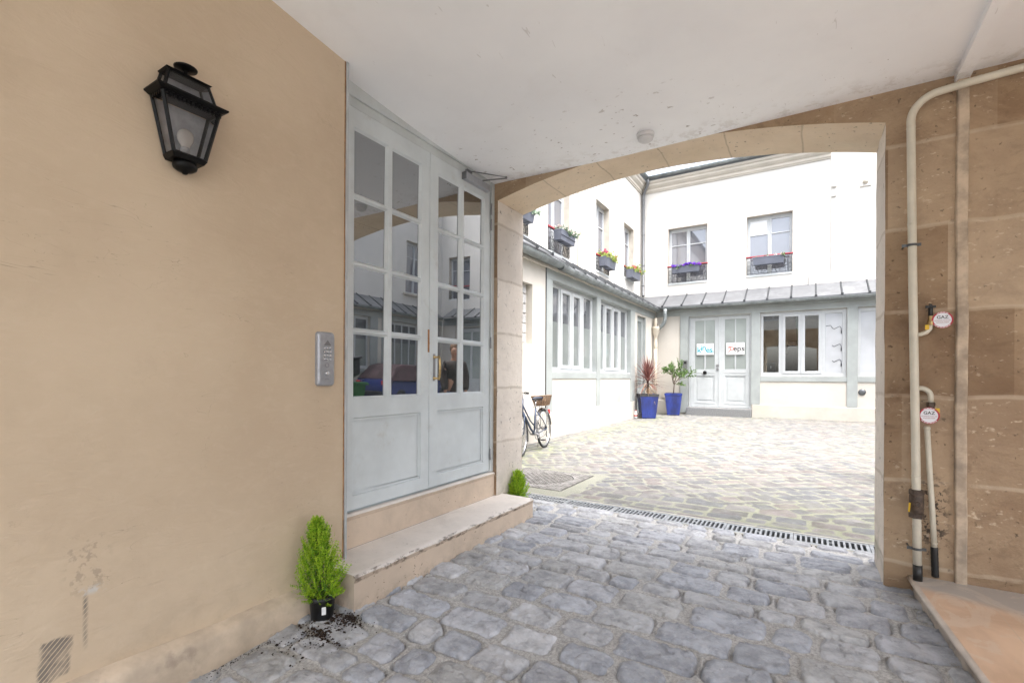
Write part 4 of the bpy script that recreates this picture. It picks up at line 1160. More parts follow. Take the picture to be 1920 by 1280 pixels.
PL = lambda u, d, z: (-4.45-d, u, z)
t = thing('left_courtyard_building', 'cream two storey building on the left, with sage timber framed ground floor windows', 'building', (-4.45, 11, 0)); LB = t
g = MB()
g.plate(PL, 4.055, 16.45, -.12, 3.52, [(7.0, 7.94, 1.87, 3.0), (8.75, 11.17, 1.341, 3.22), (11.42, 13.82, 1.341, 3.22), (14.5, 15.4, .15, 3.165)], 0, .28)
build(g, 'wall', 'facade', t)
g = MB(); g.pbox(PL, 4.06, 14.25, -.12, .54, -.028, .02); g.pbox(PL, 15.42, 16.43, -.12, .54, -.028, .02); build(g, 'plinth', 'plinthm', t, bevel=.012)
g = MB(); D0 = -.022
for a, b in ((8.487, 8.75), (11.17, 11.42), (13.82, 14.216)): g.pbox(PL, a, b, .542, 3.222, D0, .01)
g.pbox(PL, 8.487, 16.42, 3.222, 3.424, D0, .01)
g.pbox(PL, 8.752, 11.168, 1.216, 1.339, D0+.004, .01); g.pbox(PL, 11.422, 13.818, 1.216, 1.339, D0+.004, .01)
build(g, 'timber_frame', 'timber', t, bevel=.004)
g = MB(); g.pbox(PL, 4.06, 16.42, 3.426, 3.475, -.05, .01); build(g, 'fascia_board', 'facade', t, bevel=.004)
g = MB(); g.pbox(PL, 8.470, 8.484, .54, 3.42, -.016, .002); build(g, 'shadow_joint', 'zinc_dark', t)  # dark strip painted in as the shadow line beside the post
lw = []
for k, off in enumerate((0, 2.655)):
    L_ = [(8.83+off, 9.27+off, 1.455, 3.13), (9.43+off, 9.81+off, 1.505, 3.07), (10.01+off, 10.35+off, 1.505, 3.07), (10.62+off, 11.05+off, 1.455, 3.13)]
    w = frame_window(PL, 8.755+off, 11.165+off, 1.343, 3.215, L_, .10, .05, t, film=2.42)
    g = MB()
    g.plate(PL, 9.33+off, 10.48+off, 1.43, 3.15, [(9.43+off, 9.81+off, 1.505, 3.07), (10.01+off, 10.35+off, 1.505, 3.07)], .082, .10); g.pbox(PL, 9.895+off, 9.925+off, 1.43, 3.15, .070, .082)
    g.pbox(PL, 8.757+off, 11.163+off, 1.343, 1.375, -.012, .10)
    build(g, 'casement_frame', 'sash', w, bevel=.003)
    g = MB(); g.pbox(PL, 11.152+off, 11.166+off, 1.376, 3.214, .0, .098); g.pbox(PL, 8.757+off, 11.15+off, 3.203, 3.2145, .0, .098); build(g, 'jamb_lining', 'timber', w)
    g = MB(); g.pbox(PL, 8.9+off, 11.1+off, 2.42, 3.05, .30, .31, 0); 
frame_window(PL, 14.505, 15.395, .155, 3.16, [(14.66, 15.26, .9, 3.0)], .09, .05, t, fmat='timber', glass='gl_film', name='narrow_window')
g = MB(); g.pbox(PL, 15.383, 15.394, .16, 3.15, .0, .088); build(g, 'side_lining', 'timber', t)
# glass block window
g = MB()
for j in range(6):
    for i in range(4):
        a = 7.02+i*.222; c = 1.885+j*.186
        g.pbox(PL, a+.008, a+.214, c+.008, c+.178, .11, .17)
w = build(g, 'glass_block_window', 'glassblock', t, bevel=.012)
g = MB(); g.pbox(PL, 7.001, 7.939, 1.871, 2.999, .135, .16); build(g, 'mortar', 'plinthm', w)
g = MB(); g.pbox(PL, 12.73, 12.96, .56, .77, -.008, .0); build(g, 'air_vent', 'reveal', t)
# lower roof and gutters
def pitched(P, u0, u1, de, ze, dj, zj, parent, name, ribs, thick=.03, mat='zinc'):
    g = MB(); g.hexa([P(u0, de, ze-thick), P(u1, de, ze-thick), P(u1, dj, zj-thick), P(u0, dj, zj-thick)], [P(u0, de, ze), P(u1, de, ze), P(u1, dj, zj), P(u0, dj, zj)])
    r_ = build(g, name, mat, parent)
    if ribs:
        for u in ribs:
            g = MB(); sl = (zj-ze)/(dj-de); nz = .032
            g.hexa([P(u-.022, de-.01, ze-.005), P(u+.022, de-.01, ze-.005), P(u+.022, dj, zj), P(u-.022, dj, zj)], [P(u-.013, de-.01, ze+nz), P(u+.013, de-.01, ze+nz), P(u+.013, dj, zj+nz), P(u-.013, dj, zj+nz)])
            g.pbox(P, u-.03, u+.03, ze-.012, ze+.04, de-.03, de-.0095)
            build(g, 'standing_seam', 'zinc_dark', r_)
    return r_
pitched(PL, 8.95, 16.42, -.22, 3.54, .66, 4.12, t, 'lower_roof', [9.3+.62*k for k in range(12)])
pitched(PL, 4.06, 8.93, -.22, 3.62, .66, 4.20, t, 'older_lower_roof', [4.6+.62*k for k in range(7)])
half_gutter([(-4.275, 8.80, 3.500), (-4.275, 16.15, 3.500)], .088, t)
half_gutter([(-4.275, 4.06, 3.545), (-4.275, 9.02, 3.530)], .092, t, name='older_gutter')
# upper storey
PU = lambda u, d, z: (-5.10-d, u, z)
wl = [(7.75, 8.905, 4.18, 6.29), (9.80, 10.99, 4.12, 6.29), (12.73, 13.80, 4.22, 6.29), (15.14, 16.19, 4.46, 6.30)]
g = MB(); g.plate(PU, 4.055, 17.04, 3.5, 8.05, wl, 0, .3); build(g, 'upper_wall', 'facade_up', t)
g = MB(); g.pbox(PU, 11.45, 12.0, 4.18, 7.74, -.045, .0); g.pbox(PU, 11.41, 12.04, 4.02, 4.18, -.06, 0); build(g, 'pilaster', 'cornice', t, bevel=.01)
for k, h_ in enumerate(wl): upper_window(PU, *h_, t, railz=4.72 if k < 3 else 4.86)
def cornice_run(P, u0, u1, parent, z=7.76):
    prof_ = [(0, z), (-.03, z), (-.035, z+.03), (-.06, z+.05), (-.065, z+.12), (-.10, z+.15), (-.15, z+.21), (-.16, z+.27), (-.20, z+.30), (-.22, z+.36), (0, z+.40)]
    g = MB(); g.prism(prof_, lambda p, a: P(a, p[0], p[1]), u0, u1); return build(g, 'cornice', 'cornice', parent)
cornice_run(PU, 4.06, 17.0, t)
half_gutter([(-4.83, 4.06, 8.24), (-4.83, 16.77, 8.24)], .07, t, name='upper_gutter')
pitched(PU, 4.06, 17.2, -.25, 8.20, 2.5, 10.2, t, 'main_roof', [5+.62*k for k in range(19)])

PB = lambda u, d, z: (u, 16.45+d, z)
t = thing('back_courtyard_building', 'white building at the far end, with pale double door, wide window and two upper windows', 'building', (-1, 16.5, 0)); BB = t
g = MB(); g.plate(PB, -4.452, 8.95, -.1, 3.52, [(-3.335, -1.49, .29, 3.24), (-1.24, .93, 1.30, 3.24), (1.18, 3.35, 1.30, 3.24), (3.9, 5.6, .3, 3.2), (6.6, 8.2, .3, 3.2)], 0, .28); build(g, 'wall', 'facade', t)
g = MB(); g.pbox(PB, -1.468, 8.9, -.1, .44, -.035, .01); g.pbox(PB, -4.42, -3.60, -.1, .50, -.035, .01); build(g, 'plinth', 'plinthm', t, bevel=.012)
g = MB()
for a, b, zb in ((-3.605, -3.337, .10), (-1.488, -1.242, .442), (.932, 1.178, .442), (3.352, 3.6, .442)): g.pbox(PB, a, b, zb, 3.242, -.03, .01)
g.pbox(PB, -3.605, 8.9, 3.242, 3.425, -.03, .01)
g.pbox(PB, -1.24, .93, 1.15, 1.298, -.024, .01); g.pbox(PB, 1.18, 3.35, 1.15, 1.298, -.024, .01)
g.pbox(PB, -3.37, -3.335, .29, 3.25, -.036, .05)
build(g, 'timber_frame', 'timber', t, bevel=.004)
g = MB(); g.pbox(PB, -4.4, -3.607, 3.29, 3.425, -.022, .01); g.pbox(PB, -4.4, 8.9, 3.427, 3.48, -.05, .01); build(g, 'fascia_board', 'timber', t, bevel=.004)
g = MB(); g.pbox(PB, -4.20, -3.86, .58, .78, -.05, .0); build(g, 'air_vent', 'reveal', t)
# double door
g = MB(); g.plate(PB, -3.333, -1.492, .30, 3.238, [(-3.285, -1.535, .301, 3.20)], .05, .12)
dr = build(g, 'entrance_door', 'door_pale', t, bevel=.004)
def bleaf(a, b, la, lb, name):
    m = (la+lb)/2; ls = [(la, m-.018, 1.52, 3.10), (m+.018, lb, 1.52, 3.10)]
    g = MB(); g.plate(PB, a, b, .312, 3.195, ls+[(la, lb, .46, 1.32)], .075, .115)
    for (u0, u1, z0, z1) in ((la, lb, .46, .485), (la, lb, 1.295, 1.32), (la, la+.025, .485, 1.295), (lb-.025, lb, .485, 1.295)): g.pbox(PB, u0, u1, z0, z1, .085, .11)
    g.pbox(PB, la+.001, lb-.001, .461, 1.319, .100, .112); g.pbox(PB, la+.08, lb-.08, .54, 1.24, .088, .1)
    g.pbox(PB, la-.02, lb+.02, 1.40, 1.43, .066, .075); g.pbox(PB, la-.012, lb+.012, .42, .44, .066, .075)
    o = build(g, name, 'door_pale', dr, bevel=.004)
    g = MB()
    for l in ls: g.pbox(PB, l[0]-.003, l[1]+.003, l[2]-.003, l[3]+.003, .095, .1)
    build(g, 'frosted_panes', 'gl_doorfilm', dr)
bleaf(-3.282, -2.412, -3.155, -2.555, 'door_leaf'); bleaf(-2.408, -1.538, -2.255, -1.645, 'door_leaf')
g = MB(); g.pbox(PB, -2.44, -2.38, .32, 3.19, .060, .075); build(g, 'meeting_rail', 'door_pale', dr, bevel=.006)
g = MB(); g.lathe([(.02, 0), (.02, -.02), (.055, -.035), (.06, -.055), (.045, -.075), (.001, -.08)], (-2.84, 16.525, 1.415), 18, axis='y'); build(g, 'door_knob', 'black', dr)
g = MB(); g.pbox(PB, -2.50, -2.42, 1.60, 1.68, .05, .075); g.pbox(PB, -2.50, -2.42, 1.49, 1.56, .05, .075); build(g, 'lock_plates', 'steel', dr, bevel=.004)
t2 = thing('granite_doorstep', 'grey granite step below the pale door with the two white signs', 'step', (-2.4, 16.4, 0))
g = MB(); g.box(-3.36, -1.47, 16.20, 16.499, -.05, .289); build(g, 'step_block', 'stepgrey', t2, bevel=.012, seg=2)
# wide window, seen into
lights = [(-1.165, -.755, 1.42, 3.13), (-.585, -.25, 1.46, 3.08), (-.08, .255, 1.46, 3.08), (.42, .825, 1.39, 3.12)]
g = MB(); g.plate(PB, -1.238, .928, 1.302, 3.238, lights, .06, .11)
g.plate(PB, -.665, .335, 1.385, 3.155, lights[1:3], .045, .06); g.pbox(PB, -.182, -.152, 1.385, 3.155, .032, .045)
w = build(g, 'wide_window', 'sash', t, bevel=.005)
g = MB()
for l in lights[:3]: g.pbox(PB, l[0]-.003, l[1]+.003, l[2]-.003, l[3]+.003, .085, .091)
build(g, 'glazing', 'gl_clear', w)
g = MB(); g.pbox(PB, .417, .828, 1.387, 3.123, .085, .091); build(g, 'painted_glare_pane', 'gl_glare', w)  # pane painted white in place of the bright wall's reflection
g = MB()
for z in (2.68, 2.18, 1.74):
    p = [(.80, z-.13), (.80, z), (.765, z+.055), (.70, z+.02), (.63, z-.02), (.585, z+.02)]
    if z > 2.5: p += [(.55, z+.09), (.43, z+.075)]
    g.tube([PB(u, .078, zz) for u, zz in p], .006, 6, smooth=False)
    g.pbox(PB, .79, .812, z-.15, z-.06, .062, .08)
build(g, 'stay_arms', 'iron', w)
g = MB(); g.pbox(PB, 1.182, 3.348, 1.302, 3.238, .06, .07)
w2 = frame_window(PB, 1.182, 3.348, 1.302, 3.238, [(1.25, 1.72, 1.40, 3.12), (1.86, 2.2, 1.46, 3.08), (2.36, 2.7, 1.46, 3.08), (2.86, 3.28, 1.40, 3.12)], .06, .05, t, glass='gl_glare', name='second_wide_window')  # panes painted white in place of the sky's reflection
frame_window(PB, 3.91, 5.59, .31, 3.19, [(4.03, 4.7, 1.0, 3.0), (4.8, 5.47, 1.0, 3.0)], .1, .05, t, fmat='door_pale', glass='gl_doorfilm', name='glazed_door')
frame_window(PB, 6.61, 8.19, .31, 3.19, [(6.73, 7.35, 1.0, 3.0), (7.45, 8.07, 1.0, 3.0)], .1, .05, t, fmat='door_pale', glass='gl_doorfilm', name='glazed_door')
g = MB(); g.lathe([(.001, -.03), (.03, -.03), (.085, -.02), (.09, 0)], (1.28, 16.45, .87), 20, axis='y'); build(g, 'round_vent', 'clamp', t)
# room behind the wide window
g = MB(); rx0, rx1, ry0, ry1, rz0, rz1 = -1.45, 1.15, 16.74, 19.6, .35, 3.3
g.add([(rx0, ry0, rz0), (rx1, ry0, rz0), (rx1, ry1, rz0), (rx0, ry1, rz0), (rx0, ry0, rz1), (rx1, ry0, rz1), (rx1, ry1, rz1), (rx0, ry1, rz1)], [(0, 1, 2, 3), (4, 7, 6, 5), (0, 3, 7, 4), (3, 2, 6, 7), (2, 1, 5, 6)])
build(g, 'office_room', 'room', t, recalc=False)
g = MB(); g.box(-.62, -.15, 19.52, 19.59, .36, 2.55); build(g, 'inner_door', 'fabricnavy', t, bevel=.01)
g = MB(); g.pbox(PB, .36, .95, 1.31, 3.23, .30, .31); build(g, 'blind_or_glare_sheet', 'blind', t)  # white sheet added behind the right pane to imitate its bright reflection
o = thing('office_desk', 'red brown desk inside the room, seen through the wide far window', 'desk', (-.2, 17.4, .35))
g = MB(); g.box(-1.35, .33, 17.0, 17.7, 1.36, 1.41); build(g, 'desk_top', 'desk', o, bevel=.004)
for x_ in (-1.3, .28):
    for y_ in (17.05, 17.65): g = MB(); g.box(x_-.03, x_+.03, y_-.03, y_+.03, .35, 1.36); build(g, 'leg', 'desk', o)
o = thing('laptop', 'grey open laptop standing on the desk behind the leftmost pane of the wide far window', 'laptop', (-.98, 17.2, 1.41))
g = MB(); g.box(-1.13, -.86, 17.10, 17.30, 1.41, 1.428); build(g, 'keyboard_base', 'laptop', o, bevel=.003)
g = MB(); g.hexa([(-1.13, 17.09, 1.43), (-.86, 17.09, 1.43), (-.86, 17.10, 1.43), (-1.13, 17.10, 1.43)], [(-1.13, 17.03, 1.73), (-.86, 17.03, 1.73), (-.86, 17.04, 1.73), (-1.13, 17.04, 1.73)]); build(g, 'screen_lid', 'laptop', o)
g = MB(); g.box(-1.01, -.98, 17.045, 17.05, 1.55, 1.63); build(g, 'lid_mark', 'white', o)
o = MB(); o.box(-1.33, -1.2, 17.15, 17.3, 1.41, 1.6); o.box(-1.33, -1.2, 17.15, 17.3, 1.602, 1.606); o = build(o, 'cardboard_box', 'card', loc=(-1.26, 17.2, 1.41), bevel=.003); tag(o, 'small cardboard box on the desk left of the laptop', 'box')
o = thing('desk_chair', 'dark office chair behind the desk in the room at the back', 'chair', (-.6, 18, .35))
g = MB(); g.box(-.72, -.42, 17.95, 18.02, 1.15, 2.05); g.box(-.70, -.44, 17.945, 17.95, 1.2, 2.0); build(g, 'backrest', 'fabricnavy', o, bevel=.05, seg=3)
g = MB(); g.box(-.78, -.36, 17.6, 17.95, .82, .90); build(g, 'seat', 'fabricnavy', o, bevel=.03, seg=2)
g = MB(); g.tube([(-.57, 17.8, .42), (-.57, 17.8, .83)], .03, 10); [g.tube([(-.57, 17.8, .43), (-.57+.27*math.cos(a), 17.8+.27*math.sin(a), .37)], .02, 6) for a in (0, 1.26, 2.5, 3.77, 5.03)]; build(g, 'pedestal', 'laptop', o)
g = MB(); g.tube([PB(-.30+.01*k, .36+.02*(k % 2), 3.2-.19*k) for k in range(10)], [.05-.002*k for k in range(10)], 8); o = build(g, 'green_curtain', 'greencloth', loc=(-.25, 16.8, 1.4)); tag(o, 'narrow dark green curtain hanging behind the second pane of the wide far window', 'curtain')
# back roof, gutter, upper wall
ribs = [-4.14+.618*k for k in range(21)]
pitched(PB, -4.25, 8.8, -.22, 3.60, .58, 4.08, t, 'lower_roof', ribs)
g = MB(); g.hexa([PB(-5.09, .0, 3.62), PB(-4.25, -.0, 3.62), PB(-4.25, .58, 4.07), PB(-5.09, .58, 4.07)], [PB(-5.09, .0, 3.66), PB(-4.25, .0, 3.66), PB(-4.25, .58, 4.09), PB(-5.09, .58, 4.09)]); build(g, 'valley_sheet', 'zinc', t)
half_gutter([(-4.19, 16.17, 3.545), (8.6, 16.17, 3.52)], .072, t)
PBU = lambda u, d, z: (u, 17.04+d, z)
wb = [(-4.167, -2.87, 4.445, 6.405), (-1.70, -.412, 4.46, 6.405)]
g = MB(); g.plate(PBU, -5.1, .56, 3.5, 8.05, wb, 0, .3); g.plate(PBU, .56, 9.52, 3.5, 9.6, [(4.0, 5.3, 4.46, 6.4), (7.9, 9.1, 4.46, 6.4)], -.025, .3); build(g, 'upper_wall', 'facade_up', t)
g = MB(); g.pbox(PBU, .0, 2.2, 4.06, 4.32, -.04, .0); build(g, 'render_patch', 'facade_up', t, bevel=.01)
upper_window(PBU, *wb[0], t, railz=5.08); upper_window(PBU, *wb[1], t, blind=True, railz=5.09); upper_window(PBU, 4.0, 5.3, 4.46, 6.4, t, railz=5.09); upper_window(PBU, 7.9, 9.1, 4.46, 6.4, t, railz=5.09)
cornice_run(PBU, -5.06, .545, t)
half_gutter([(-4.85, 16.78, 8.24), (.55, 16.78, 8.24)], .07, t, name='upper_gutter')
pitched(PBU, -4.9, .56, -.25, 8.20, 1.2, 8.55, t, 'main_roof', [-4.6+.62*k for k in range(9)])
g = MB(); g.pbox(PBU, .575, .70, 6.88, 6.94, -.09, -.02); g.pbox(PBU, .575, .68, 6.60, 6.66, -.09, -.02); build(g, 'wall_bracket', 'facade_up', t, bevel=.01)
g = MB(); g.lathe([(.07, 0), (.065, -.04), (.045, -.075), (.001, -.085)], (1.38, 17.015, 6.90), 18, axis='y'); g.pbox(PBU, 1.24, 1.52, 6.76, 6.78, -.05, -.02); build(g, 'wall_outlet', 'reveal', t)
t = thing('upper_drainpipe', 'grey zinc drainpipe running down the inner corner between the left and back upper walls', 'drainpipe', (-5.0, 16.94, 4.1))
g = MB(); g.tube([(-4.80, 16.78, 8.18), (-4.80, 16.78, 8.06), (-4.84, 16.82, 7.96), (-4.96, 16.91, 7.80), (-5.0, 16.94, 7.66), (-5.0, 16.94, 4.16), (-4.98, 16.92, 4.12)], .05, 14); build(g, 'pipe', 'zinc', t)
for z in (7.5, 6.3, 5.2, 4.5): g = MB(); g.tube([(-5.0, 16.94, z-.02), (-5.0, 16.94, z+.02)], .056, 14); build(g, 'pipe_collar', 'zinc', t)
t = thing('corner_drainpipe', 'bent zinc outlet feeding a cream cast iron drainpipe in the courtyard corner', 'drainpipe', (-4.34, 16.2, .1))
g = MB(); g.tube([(-4.02, 16.12, 3.50), (-4.02, 16.12, 3.40), (-4.02, 16.12, 3.20), (-4.05, 16.12, 3.06), (-4.13, 16.13, 2.95), (-4.25, 16.14, 2.86)], .062, 16)
for p in ((-4.02, 16.12, 3.36), (-4.03, 16.12, 3.12)): g.tube([(p[0], p[1], p[2]-.012), (p[0], p[1], p[2]+.012)], .067, 16)
build(g, 'zinc_outlet', 'zinc_gut', t)
g = MB(); cx, cy = -4.33, 16.14
g.lathe([(.055, 2.20), (.062, 2.24), (.062, 2.42), (.05, 2.46), (.05, 2.56), (.065, 2.62), (.11, 2.72), (.12, 2.84), (.13, 2.86), (.13, 2.94)], (cx, cy, 0), 20); g.tube([(cx-.01, cy, 2.92), (cx-.01, cy, 3.22)], .055, 14)
g.hexa([(cx-.02, cy-.07, 2.72), (cx+.12, cy-.07, 2.80), (cx+.12, cy+.07, 2.80), (cx-.02, cy+.07, 2.72)], [(cx-.02, cy-.07, 2.92), (cx+.15, cy-.07, 2.92), (cx+.15, cy+.07, 2.92), (cx-.02, cy+.07, 2.92)])
build(g, 'hopper', 'castpipe', t, bevel=.006)
g = MB(); g.tube([(cx, cy, .05), (cx, cy, 2.22)], .055, 16); g.tube([(cx, cy, 1.0), (cx, cy, 1.06)], .066, 16); build(g, 'down_pipe', 'castpipe', t)
# signs on the far door
def sign(x0, x1, z0, z1, label):
    o = thing('door_sign', label, 'sign', ((x0+x1)/2, 16.53, z0), group='white signs on the far door')
    g = MB(); g.box(x0, x1, 16.492, 16.512, z0, z1); build(g, 'sign_board', 'white', o, bevel=.003)
    g = MB(); g.box((x0+x1)/2-.02, (x0+x1)/2+.02, 16.514, 16.53, 1.56, z0+.05); build(g, 'mounting_strip', 'sash', o)
    return o
B = Matrix.Rotation(R(90), 4, 'X')
o = sign(-3.095, -2.575, 1.99, 2.35, 'white sign with teal lettering kines on the left leaf of the far door')
TT = lambda x, z: Matrix.Translation((x, 16.490, z)) @ B
for s_, x_, z_, sz in (('k', -3.02, 2.145, .27), ('i', -2.945, 2.20, .25), ('n', -2.865, 2.215, .25), ('e', -2.755, 2.14, .25), ('s', -2.655, 2.14, .25), ('.', -2.595, 2.14, .2)):
    text_mesh(s_, sz, 'teal', 'lettering', o, TT(x_, z_), .001, bold=.004)
text_mesh('maison des', .05, 'teal', 'small_lettering', o, TT(-2.72, 2.265), .001)
o = sign(-2.205, -1.685, 1.98, 2.355, 'white sign with red and black lettering on the right leaf of the far door')
text_mesh('eps', .235, 'ink', 'lettering', o, TT(-1.845, 2.165), .001, bold=.004)
text_mesh('maison de', .055, 'ink', 'small_lettering', o, TT(-1.93, 2.29), .001)
g = MB()
g.tube([(x_, 16.489, z_) for x_, z_ in ((-2.15, 2.20), (-2.06, 2.225), (-2.01, 2.215), (-1.99, 2.175), (-2.02, 2.135), (-2.08, 2.13))], .009, 6)
g.tube([(x_, 16.489, z_) for x_, z_ in ((-2.15, 2.06), (-2.10, 2.11), (-2.07, 2.20))], .009, 6)
g.tube([(-2.15, 2.0 and 16.489, 2.235), (-2.06, 16.489, 2.225)], .006, 6)
g.box(-2.12, -2.04, 16.489, 16.4915, 2.288, 2.296); g.box(-1.80, -1.73, 16.489, 16.4915, 2.288, 2.296)
build(g, 'red_logo_letter', 'logored', o)
t = thing('door_intercom', 'narrow steel intercom on the timber post left of the far door', 'intercom', (-3.43, 16.42, 1.5))
g = MB(); g.box(-3.50, -3.36, 16.385, 16.419, 1.45, 1.83); build(g, 'case', 'steel', t, bevel=.01); g = MB(); g.box(-3.47, -3.39, 16.38, 16.3845, 1.70, 1.78); build(g, 'camera_lens', 'ink', t)

# right wing, seen in the reflection of the door panes
PR = lambda u, d, z: (8.95+d, u, z)
t = thing('right_courtyard_building', 'cream wing on the right of the courtyard, seen only mirrored in the door panes', 'building', (7.3, 10, 0))
g = MB(); g.plate(PR, 4.06, 16.44, -.12, 3.52, [(9.3, 12.4, 1.30, 3.22), (13.25, 14.95, 1.30, 3.22), (15.3, 16.3, .2, 3.2)], 0, .28); build(g, 'wall', 'facade', t)
g = MB()
for a, b in ((9.0, 9.3), (12.4, 12.75), (12.95, 13.25), (14.95, 15.25)): g.pbox(PR, a, b, .45, 3.222, -.03, .01)
g.pbox(PR, 4.1, 16.4, 3.222, 3.43, -.03, .01); g.pbox(PR, 9.3, 12.4, 1.17, 1.298, -.03, .01); g.pbox(PR, 13.25, 14.95, 1.17, 1.298, -.03, .01)
build(g, 'timber_frame', 'timber', t)
frame_window(PR, 9.31, 12.39, 1.31, 3.21, [(9.4+.6*k, 9.92+.6*k, 1.42, 3.1) for k in range(5)], .1, .05, t, film=2.4)
frame_window(PR, 13.26, 14.94, 1.31, 3.21, [(13.35+.4*k, 13.69+.4*k, 1.42, 3.1) for k in range(4)], .1, .05, t, film=2.4)
frame_window(PR, 15.31, 16.29, .21, 3.19, [(15.4, 15.76, .9, 3.0), (15.84, 16.2, .9, 3.0)], .1, .05, t, glass='gl_doorfilm', name='glazed_door')
pitched(PR, 4.1, 16.2, -.22, 3.58, .6, 4.1, t, 'lower_roof', [4.4+.6*k for k in range(20)])
half_gutter([(8.68, 16.1, 3.53), (8.68, 4.1, 3.53)], .07, t)
PRU = lambda u, d, z: (9.5+d, u, z)
g = MB(); g.plate(PRU, 4.06, 17.04, 3.5, 9.0, [(14.75, 16.0, 4.55, 6.75)], 0, .3); build(g, 'upper_wall', 'facade_up', t)
upper_window(PRU, 14.75, 16.0, 4.55, 6.75, t, rail=False)
g = MB(); g.pbox(PRU, 14.6, 16.15, 4.47, 4.55, -.12, .1); build(g, 'window_ledge', 'reveal', t)

# ------------------------------------------------------------------ plants
def leafquad(g, c, dirv, up, L, w, m=0, fold=.0, tip=.15):
    """pointed leaf: 6-vertex blade"""
    d = Vector(dirv).normalized(); s_ = d.cross(Vector(up));
    if s_.length < 1e-4: s_ = d.cross(Vector((1, 0, 0)))
    s_.normalize(); n = s_.cross(d); c = Vector(c)
    p = [c, c+d*L*.35+s_*w*.5+n*fold, c+d*L*.75+s_*w*.38+n*fold, c+d*L, c+d*L*.75-s_*w*.38+n*fold, c+d*L*.35-s_*w*.5+n*fold]
    g.add(p, [(0, 1, 2, 3), (0, 3, 4, 5)], m)
def rdir(r, zmin=-1, zmax=1):
    z = r.uniform(zmin, zmax); a = r.uniform(0, 2*math.pi); q = math.sqrt(max(0, 1-z*z)); return Vector((q*math.cos(a), q*math.sin(a), z))

def cypress(cx, cy, z0, h, rad, potr, poth, seed, label, group, lean=(0, 0)):
    r = random.Random(seed)
    t = thing('potted_cypress', label, 'potted plant', (cx, cy, z0), group=group)
    g = MB()
    g.lathe([(potr*.74, z0), (potr*.78, z0+.004), (potr*.93, z0+poth*.8), (potr*.95, z0+poth*.8), (potr*1.0, z0+poth*.82), (potr, z0+poth), (potr*.95, z0+poth), (potr*.93, z0+poth*.86), (.001, z0+poth*.86)], (cx, cy, 0), 28)
    build(g, 'pot', 'blackplastic', t)
    g = MB(); a = R(-30)
    q = lambda da, zz: (cx+potr*.93*math.cos(a+da), cy+potr*.93*math.sin(a+da), z0+zz)
    g.add([q(-.16, .05), q(.16, .05), q(.16, .09), q(-.16, .09)], [(0, 1, 2, 3)]); build(g, 'price_label', 'white', t)
    g = MB(); g.lathe([(potr*.92, z0+poth*.87), (potr*.5, z0+poth*.93), (.001, z0+poth*.95)], (cx, cy, 0), 20); build(g, 'soil', 'soil', t)
    zb = z0+poth*.9; H = h-poth*.9
    g = MB(); g.tube([(cx, cy, zb-.02), (cx+lean[0]*.5, cy+lean[1]*.5, zb+H*.5), (cx+lean[0], cy+lean[1], zb+H*.9)], [.006, .004, .002], 6); build(g, 'stem', 'bark', t)
    g = MB(); gi = MB()
    N = 470
    for k in range(N):
        q = (k+.5)/N; q = q**1.15
        zz = zb-.01+H*.93*q
        prof_ = rad*(.62+.38*min(1, q*5)) if q < .24 else rad*(1-((q-.24)/.76)**1.35)
        prof_ = max(.006, prof_)
        an = k*2.39996+r.uniform(-.5, .5)
        o = Vector((math.cos(an), math.sin(an), 0))
        ax = Vector((cx+lean[0]*q, cy+lean[1]*q, zz))
        L = r.uniform(.055, .095)*(1 if q < .85 else .7)
        st = ax+o*prof_*r.uniform(.15, .62)
        d = (o*(1.0-.5*q)+Vector((0, 0, r.uniform(.55, 1.25)+q*.9))+rdir(r)*.18).normalized()
        if q < .15: d = (o+Vector((0, 0, r.uniform(-.25, .6)))).normalized()
        L = min(L, max(.03, (prof_*1.12-(st-ax).dot(o))/max(.2, d.dot(o))))*r.uniform(.85, 1.15)
        nseg = 6; p = st.copy(); dd = d.copy()
        side = d.cross(rdir(r)).normalized()
        for i in range(nseg):
            f = i/nseg
            p2 = p+dd*(L/nseg); w = .0022*(1-f*.5)
            sv = side*w
            g.add([p-sv, p+sv, p2+sv*.7, p2-sv*.7], [(0, 1, 2, 3)], 0)
            for sg in (-1, 1):
                ld = (dd*.75+side*sg*.8+rdir(r)*.25)
                leafquad(g, p2, ld, dd.cross(side)+rdir(r)*.3, r.uniform(.010, .021)*(1-f*.45), .0042, 0)
                if r.random() < .5: leafquad(g, p, ld+rdir(r)*.5, rdir(r), r.uniform(.008, .014), .0038, 0)
            p = p2; dd = (dd+Vector((0, 0, .10))+rdir(r)*.10).normalized()
        leafquad(g, p, dd, rdir(r), .012, .004, 0)
    for k in range(900):
        q = r.random(); rr_ = rad*(1-.7*q)*r.uniform(0, .62); an = r.uniform(0, 6.283)
        leafquad(gi, (cx+lean[0]*q+rr_*math.cos(an), cy+lean[1]*q+rr_*math.sin(an), zb+H*.85*q), rdir(r, .0, 1), rdir(r), .022, .007, 0)
    build(g, 'foliage', 'cyp', t, recalc=False); build(gi, 'inner_twigs', 'cyp_in', t, recalc=False)
    return t
gp = 'small lime green potted cypresses'
cypress(-2.165, 1.625, passage_z(1.625)-.008, .555, .155, .069, .135, 3, 'larger lime green cypress in a black pot among spilled soil, before the step', gp, lean=(-.012, -.035))
cypress(-2.315, 3.865, .02, .345, .115, .05, .10, 9, 'smaller lime green cypress beyond the far end of the step, against the arch foot', gp, lean=(.0, .01))

